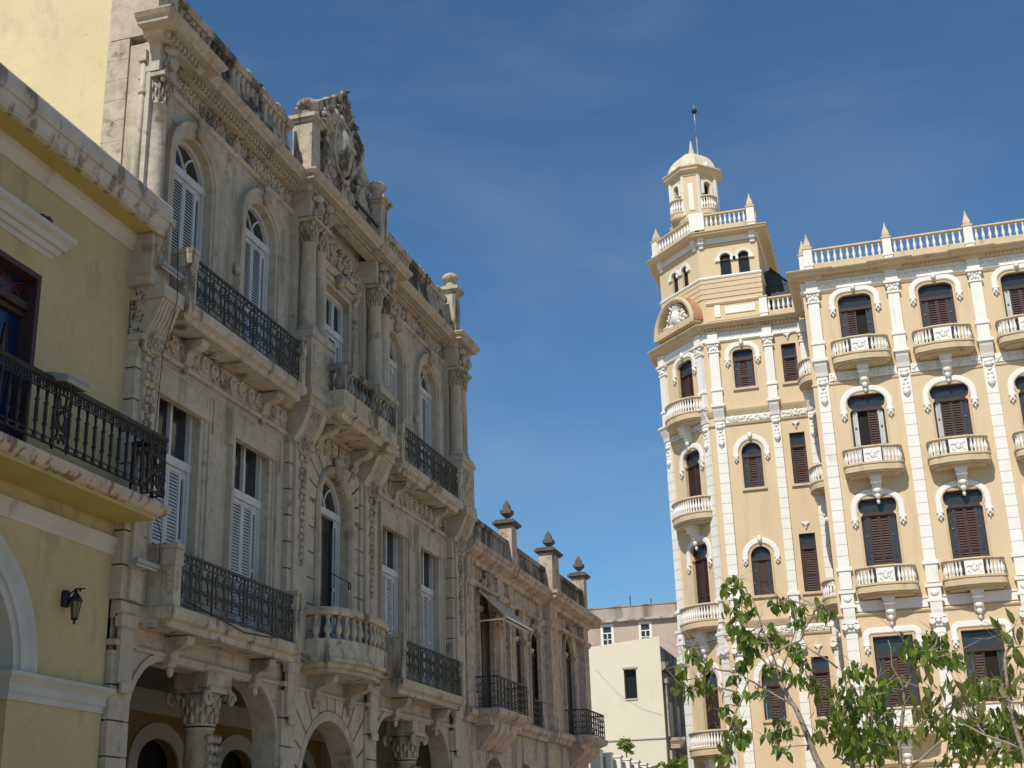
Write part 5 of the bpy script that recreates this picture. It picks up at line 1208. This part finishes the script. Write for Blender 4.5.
# roof shed
rs = thing('roof_shed', 'black sheeted lean-to shed on the roof terrace beside the turret block', 'shed', (-3, 56.5, 23.3))
m = M(); m.prism([(-3.8, 23.3), (-3.8, 26.0), (-3.5, 26.1), (-2.4, 25.0), (-2.4, 23.3)], -4.2, -1.7); part(m, 'sheeting', 'tarp', rs, FT)
m = M()
for u, z in ((-3.75, 26.0), (-3.3, 25.85), (-2.85, 25.4), (-2.45, 25.0)): m.box(u-.03, u+.03, -1.72, -1.66, 23.3, z)
for z in (24.2, 24.75, 25.3): m.box(-3.8, min(-2.4, -2.4-(z-25.0)), -1.71, -1.67, z, z+.05)
m.band([(-3.55, 26.12), (-2.3, 24.87)], [(0, -4.3), (0, -1.6), (.05, -1.6), (.05, -4.3)])
part(m, 'batten', 'greydark', rs, FT)
bird('pigeon', 'small dark bird perched on the white band of the peach building, under a balcony', FR @ T(2.75, .14, 10.02) @ Matrix.Rotation(.4, 4, 'Z'))

# ================================================================== TREES
T1 = [(-1.196, 10.762, 3.712), (-1.231, 10.643, 3.628), (-1.182, 10.906, 3.581), (-1.262, 10.689, 3.465), (-1.193, 10.61, 3.404), (-1.138, 10.911, 3.469), (-0.877, 11.376, 3.59), (-0.899, 11.27, 3.597), (-0.944, 11.239, 3.561), (-0.542, 10.75, 3.396), (-0.584, 11.033, 3.488), (-0.731, 10.799, 3.44), (-0.756, 10.705, 3.321), (-1.197, 10.646, 3.282), (-1.15, 10.743, 3.228), (-1.129, 11.385, 3.316), (-0.985, 11.296, 3.315), (-0.921, 11.276, 3.263), (-0.838, 11.27, 3.212), (-0.782, 10.724, 3.083), (-1.124, 10.829, 3.152), (-1.205, 11.114, 3.108), (-1.224, 11.209, 3.276), (-1.316, 11.319, 3.411), (-1.082, 11.342, 3.284), (-0.941, 10.628, 3.281), (-1.324, 11.095, 2.983), (-1.28, 11.155, 3.074), (-1.006, 11.005, 3.016), (-0.726, 10.71, 3.004), (-0.88, 10.976, 2.962), (-0.772, 10.63, 2.895), (-0.742, 11.391, 2.956), (-0.723, 11.329, 2.883), (-1.318, 11.043, 2.847), (-1.101, 10.82, 2.811), (-1.457, 11.368, 2.768), (-1.372, 11.065, 2.639), (-1.36, 11.344, 2.553), (-1.465, 11.313, 2.449), (-1.454, 11.008, 2.346), (-1.325, 10.923, 2.469), (-1.041, 11.089, 2.517), (-0.92, 10.938, 2.521), (-0.972, 10.695, 2.384), (-1.057, 10.825, 2.499), (-1.005, 11.281, 2.636), (-1.565, 10.589, 3.131), (-1.497, 10.592, 3.042), (-1.617, 11.114, 2.96), (-1.51, 10.802, 2.877), (-1.676, 11.031, 2.89), (-1.72, 10.974, 3.06), (-1.734, 10.859, 2.919), (-1.365, 11.448, 2.649), (-1.338, 10.726, 2.507)]
T2 = [(-0.587, 11.513, 2.85), (-0.503, 11.303, 2.716), (-0.419, 11.733, 2.884), (-0.405, 11.376, 2.674), (-0.653, 11.456, 2.609), (-0.574, 11.847, 2.548), (-0.705, 11.421, 2.502), (-0.456, 11.659, 2.528), (-0.504, 12.004, 2.444), (-0.531, 11.201, 2.603), (-0.335, 11.162, 2.977), (-0.354, 11.329, 3.033), (-0.202, 11.865, 2.996), (-0.133, 11.715, 2.938), (-0.169, 11.337, 2.848), (0.051, 11.431, 3.123), (0.074, 11.278, 3.154), (0.192, 11.559, 3.148), (0.225, 11.143, 3.022), (0.311, 11.797, 3.116), (0.322, 11.996, 3.325), (0.283, 12.055, 3.299), (0.379, 11.835, 3.098), (0.456, 12.06, 3.121), (-0.291, 11.118, 2.764), (-0.289, 11.389, 2.722), (-0.206, 12.066, 2.707), (-0.433, 11.875, 2.56), (-0.459, 11.51, 2.638), (-0.377, 12.043, 2.479), (-0.236, 11.721, 2.381), (-0.47, 11.918, 2.405), (-0.483, 11.393, 2.527), (-0.028, 11.291, 2.478), (-0.171, 11.544, 2.59), (0.565, 11.236, 2.841), (0.534, 11.482, 2.801), (0.633, 12.062, 2.873), (0.673, 11.431, 2.856), (0.378, 11.109, 2.459), (0.418, 11.145, 2.394), (0.444, 11.27, 2.319), (0.584, 11.884, 2.575), (0.366, 11.463, 2.553), (0.732, 11.39, 2.594), (0.683, 11.197, 2.547), (0.856, 12.082, 2.611), (0.753, 11.524, 2.469), (0.759, 11.308, 2.371), (0.773, 11.159, 2.312), (0.638, 11.155, 2.254), (0.683, 11.269, 2.307), (0.21, 11.777, 2.622), (0.177, 11.25, 2.647), (0.218, 11.141, 2.47), (0.298, 11.591, 2.278), (-0.278, 11.349, 2.512), (-0.431, 12.098, 2.342), (-0.268, 11.222, 2.418), (-0.452, 11.629, 2.754), (0.402, 11.874, 2.375), (0.434, 11.509, 2.553), (0.954, 12.088, 2.571), (0.942, 11.578, 2.396), (0.984, 11.342, 2.575), (0.889, 11.511, 2.295), (0.993, 11.137, 2.427), (-0.498, 11.521, 2.451), (-0.315, 11.349, 2.345), (-0.156, 11.989, 2.518), (-0.406, 11.931, 2.815), (-0.316, 11.599, 2.849), (-0.248, 11.132, 2.561), (0.496, 11.354, 2.437), (0.581, 11.342, 2.465)]
T3 = [(0.128, 10.883, 2.781), (0.19, 10.893, 2.762), (0.266, 11.148, 2.767), (0.334, 10.857, 2.7), (0.437, 10.821, 2.707), (0.063, 11.171, 2.664), (0.13, 11.026, 2.548), (0.776, 11.196, 3.187), (0.802, 10.961, 3.06), (0.862, 11.16, 3.014), (0.871, 11.062, 3.22), (0.695, 11.116, 2.77), (0.787, 11.098, 2.803), (0.849, 10.998, 2.78), (0.73, 10.837, 2.674), (0.808, 10.884, 2.658), (0.494, 11.15, 2.472), (0.47, 11.16, 2.589), (0.485, 11.17, 2.523), (0.966, 10.935, 3.061), (0.938, 11.063, 2.716), (0.918, 11.12, 2.872)]
K1 = [[(-0.704, 11.0, 2.232), (-0.785, 11.0, 2.485), (-0.863, 11.0, 2.712), (-0.954, 11.0, 2.905)], [(-0.954, 11.0, 2.905), (-0.996, 11.0, 3.121), (-1.056, 11.0, 3.342), (-1.113, 11.0, 3.599), (-1.185, 11.0, 3.704)], [(-0.954, 11.0, 2.905), (-0.878, 11.0, 3.113), (-0.783, 11.0, 3.346), (-0.688, 11.0, 3.5)], [(-0.965, 11.0, 2.953), (-1.091, 11.0, 3.128), (-1.202, 11.0, 3.24), (-1.274, 11.0, 3.342)], [(-0.863, 11.0, 2.712), (-1.04, 11.0, 2.832), (-1.189, 11.0, 2.936), (-1.303, 11.0, 3.007)], [(-0.996, 11.0, 3.121), (-0.764, 11.0, 3.224), (-0.623, 11.0, 3.438), (-0.563, 11.0, 3.482)], [(-0.921, 11.0, 2.84), (-0.747, 11.0, 3.001), (-0.711, 11.0, 2.827)], [(-0.785, 11.0, 2.485), (-0.916, 11.0, 2.492), (-1.036, 11.0, 2.461)], [(-1.189, 11.0, 2.936), (-1.302, 11.0, 2.746), (-1.401, 11.0, 2.518), (-1.462, 11.0, 2.367)], [(-1.303, 11.0, 3.007), (-1.461, 11.0, 3.049), (-1.589, 11.0, 2.978), (-1.713, 11.0, 2.97)]]
K2 = [[(-0.118, 11.6, 2.065), (-0.114, 11.6, 2.414), (-0.005, 11.6, 2.845), (0.111, 11.6, 3.072), (0.143, 11.6, 3.2)], [(-0.114, 11.6, 2.414), (-0.285, 11.6, 2.502), (-0.371, 11.6, 2.787), (-0.449, 11.6, 2.954), (-0.519, 11.6, 3.057)], [(-0.118, 11.6, 2.065), (0.249, 11.6, 2.279), (0.308, 11.6, 2.548), (0.333, 11.6, 2.673), (0.461, 11.6, 2.816), (0.587, 11.6, 2.887)], [(-0.114, 11.6, 2.414), (0.119, 11.6, 2.583), (0.326, 11.6, 2.681), (0.603, 11.6, 2.728), (0.841, 11.6, 2.792), (1.028, 11.6, 2.78)], [(-0.045, 11.6, 2.216), (0.214, 11.6, 2.421), (0.494, 11.6, 2.499), (0.688, 11.6, 2.527), (0.924, 11.6, 2.592)], [(-0.005, 11.6, 2.845), (-0.075, 11.6, 3.052), (-0.09, 11.6, 3.258)], [(-0.296, 11.6, 2.073), (-0.604, 11.6, 2.36), (-0.525, 11.6, 2.635), (-0.394, 11.6, 2.869)], [(-0.519, 11.6, 3.057), (-0.715, 11.6, 3.22), (-0.839, 11.6, 3.304)], [(0.688, 11.6, 2.527), (0.74, 11.6, 2.37), (0.798, 11.6, 2.253)]]
K3 = [[(0.889, 11.0, 1.72), (0.781, 11.0, 2.292), (0.731, 11.0, 2.625), (0.751, 11.0, 2.962), (0.831, 11.0, 3.108)], [(0.731, 11.0, 2.625), (0.69, 11.0, 2.74), (0.719, 11.0, 2.79)], [(0.781, 11.0, 2.292), (0.535, 11.0, 2.415), (0.382, 11.0, 2.519), (0.269, 11.0, 2.6), (0.181, 11.0, 2.771)], [(0.269, 11.0, 2.6), (0.359, 11.0, 2.723), (0.439, 11.0, 2.77)], [(0.535, 11.0, 2.415), (0.495, 11.0, 2.491)]]
def leaf(m, p, dr, L, w, roll):
    dr = dr.normalized(); s = dr.cross(Vector((cos(roll), sin(roll), .2))).normalized(); n = s.cross(dr)
    P = lambda t, q, h: m.V(*[a for a in ((p+dr*L*t+s*w*q+n*h*L).x, -(p+dr*L*t+s*w*q+n*h*L).y, (p+dr*L*t+s*w*q+n*h*L).z)])
    b = P(0, 0, 0); c1 = P(.35, 0, .03); c2 = P(.7, 0, .0); t = P(1.05, 0, -.10)
    l1 = P(.22, .42, .10); l2 = P(.58, .46, .09); r1 = P(.22, -.42, .10); r2 = P(.58, -.46, .09); l3 = P(.86, .2, .0); r3 = P(.86, -.2, 0)
    for f in ((b, l1, c1), (b, c1, r1), (c1, l1, l2, c2), (c1, c2, r2, r1), (c2, l2, l3, t), (c2, t, r3, r2)): m.F(f, True)
def mtube(m, pts, r, n, r1): m.tube([(p[0], p[1], p[2]) for p in pts], r, n, r1)
def make_tree(name, label, K, T_, root, r, leafmat_, L, nl, cat='tree', group=None, up=False, seed=1, spread=.07):
    rnd = random.Random(seed); base = K[0][0]
    t = thing(name, label, cat, (root[0], root[1], 0), group)
    m = M(); Wd = Matrix.Identity(4)
    nodes = []
    tr = [root, (root[0]*.6+base[0]*.4, root[1], base[2]*.5)]+[tuple(p) for p in K[0]]
    def wob(pts, a):
        o = []
        for p, q in zip(pts, pts[1:]):
            for k in range(3):
                s = k/3; o.append((p[0]+(q[0]-p[0])*s+rnd.uniform(-a, a), p[1]+(q[1]-p[1])*s+rnd.uniform(-a, a), p[2]+(q[2]-p[2])*s+rnd.uniform(-a, a)))
        return o+[pts[-1]]
    m2 = M()
    T0 = wob(tr, .008); m.tube(T0, r, 8, r*.45); nodes += T0[6:]
    part(M_flip(m), 'trunk', 'bark', t, Wd)
    lim = M()
    for b in K[1:]:
        q = wob([tuple(p) for p in b], .01); lim.tube(q, .010, 6, .0035); nodes += q
    lv = M()
    for c in T_:
        c = tuple(c); cand = sorted(nodes, key=lambda p: (p[0]-c[0])**2+(p[1]-c[1])**2*.6+(p[2]-c[2])**2+(.25 if p[2] > c[2]+.05 else 0))
        p = cand[0]; mid = tuple((a+b)/2+rnd.uniform(-.03, .03) for a, b in zip(p, c)); lim.tube([p, mid, c], .0075, 4, .003)
        nodes.append(mid)
        for k in range(nl):
            a = rnd.uniform(0, 2*pi); off = Vector((rnd.gauss(0, spread), rnd.gauss(0, spread), rnd.gauss(.01, spread*.6)))
            dr = Vector((cos(a)*.6, sin(a)*.6, rnd.uniform(.5, 1.4) if up and rnd.random() < .6 else rnd.uniform(-2.2, -.5)))
            s = rnd.uniform(.72, 1.18); leaf(lv, Vector(c)+off*.8, dr, L*s, L*s*rnd.uniform(.36, .44) if up else L*s*rnd.uniform(.46, .58), rnd.uniform(0, 6.28))
        for k in range(3):
            e = Vector(c)+Vector((rnd.gauss(0, .10), rnd.gauss(0, .06), rnd.gauss(.05, .09))); lim.tube([c, tuple((Vector(c)+e)/2+Vector((rnd.gauss(0, .015), 0, rnd.gauss(0, .015)))), tuple(e)], .0035, 3, .0015)
    part(M_flip(lim), 'branches', 'bark', t, Wd)
    lo = part(lv, 'crown', leafmat_, t, Wd)
    return t
def M_flip(m):
    return m
# the builder stores (u,-d,z); for world-space work give it d = -y through this wrapper
class MW(M):
    def V(s, u, d, z): s.v.append((u, d, z)); return len(s.v)-1
_M = M
def leaf_world(): pass
M = MW
_leaf = leaf
def leaf(m, p, dr, L, w, roll):
    dr = dr.normalized(); s = dr.cross(Vector((cos(roll), sin(roll), .2))).normalized(); n = s.cross(dr)
    def P(t, q, h): v = p+dr*L*t+s*w*q+n*h*L; return m.V(v.x, v.y, v.z)
    b = P(0, 0, 0); c1 = P(.35, 0, .03); c2 = P(.7, 0, .0); t = P(1.05, 0, -.10)
    l1 = P(.22, .42, .10); l2 = P(.58, .46, .09); r1 = P(.22, -.42, .10); r2 = P(.58, -.46, .09); l3 = P(.86, .2, .0); r3 = P(.86, -.2, 0)
    for f in ((b, l1, c1), (b, c1, r1), (c1, l1, l2, c2), (c1, c2, r2, r1), (c2, l2, l3, t), (c2, t, r3, r2)): m.F(f, True)
make_tree('ficus_tree', 'leaning young ficus with sparse leaves, its grey trunk rising in front of the turret corner', K1, T1, (-.15, 11.1, 0), .034, 'leaf', .093, 11, group=None, seed=3, spread=.042)
make_tree('ficus_tree', 'bushier many-stemmed ficus with dense leaves at the lower right of the leaning one', K2, T2, (.05, 11.7, 0), .022, 'leaf', .09, 17, seed=5, spread=.075)
make_tree('rubber_tree', 'rubber plant with broad yellowish leaves at the right edge, in front of the lowest balconies', K3, T3, (1.2, 11.1, 0), .022, 'leaf2', .145, 4, seed=8, up=True, spread=.045)
def bush(name, label, c, rx, rz, n, L, trunk, mt, cat, seed):
    rnd = random.Random(seed); t = thing(name, label, cat, (c[0], c[1], trunk[2]))
    m = M(); m.tube([trunk, ((c[0]+trunk[0])/2+.05, c[1], (c[2]+trunk[2])/2), c], .05, 6, .02)
    for k in range(9):
        a = rnd.uniform(0, 6.28); m.tube([c, (c[0]+rx*.7*cos(a), c[1]+rx*.7*sin(a), c[2]+rz*rnd.uniform(-.4, .8))], .015, 4, .005)
    part(m, 'trunk', 'bark', t, Matrix.Identity(4))
    m = M()
    cl = [(c[0]+rnd.gauss(0, rx*.5), c[1]+rnd.gauss(0, rx*.5), c[2]+rnd.gauss(0, rz*.5)) for k in range(max(5, n//14))]
    for k in range(n):
        q = rnd.choice(cl); a = rnd.uniform(0, 6.28)
        leaf(m, Vector((q[0]+rnd.gauss(0, rx*.16), q[1]+rnd.gauss(0, rx*.16), q[2]+rnd.gauss(0, rz*.16))), Vector((cos(a), sin(a), rnd.uniform(-.8, .6))), L*rnd.uniform(.7, 1.2), L*.5, a*3)
    part(m, 'crown', mt, t, Matrix.Identity(4))
bush('potted_shrub', 'small round green shrub on the roof terrace behind the white posts', (-12.0, 59.0, 6.1), .34, .28, 320, .15, (-12.0, 59.0, 4.6), 'leaf3', 'shrub', 4)
bush('street_tree', 'yellow-green leafy treetop at the foot of the dark street facade', (-9.6, 58.5, 4.75), .85, .5, 800, .26, (-9.6, 58.5, 0), 'leaf3', 'tree', 6)
bush('potted_shrub', 'low yellowish shrub at the far end of the white terrace posts', (-11.9, 62.0, 5.05), .36, .25, 240, .18, (-11.9, 62, 4.6), 'leaf3', 'shrub', 8)
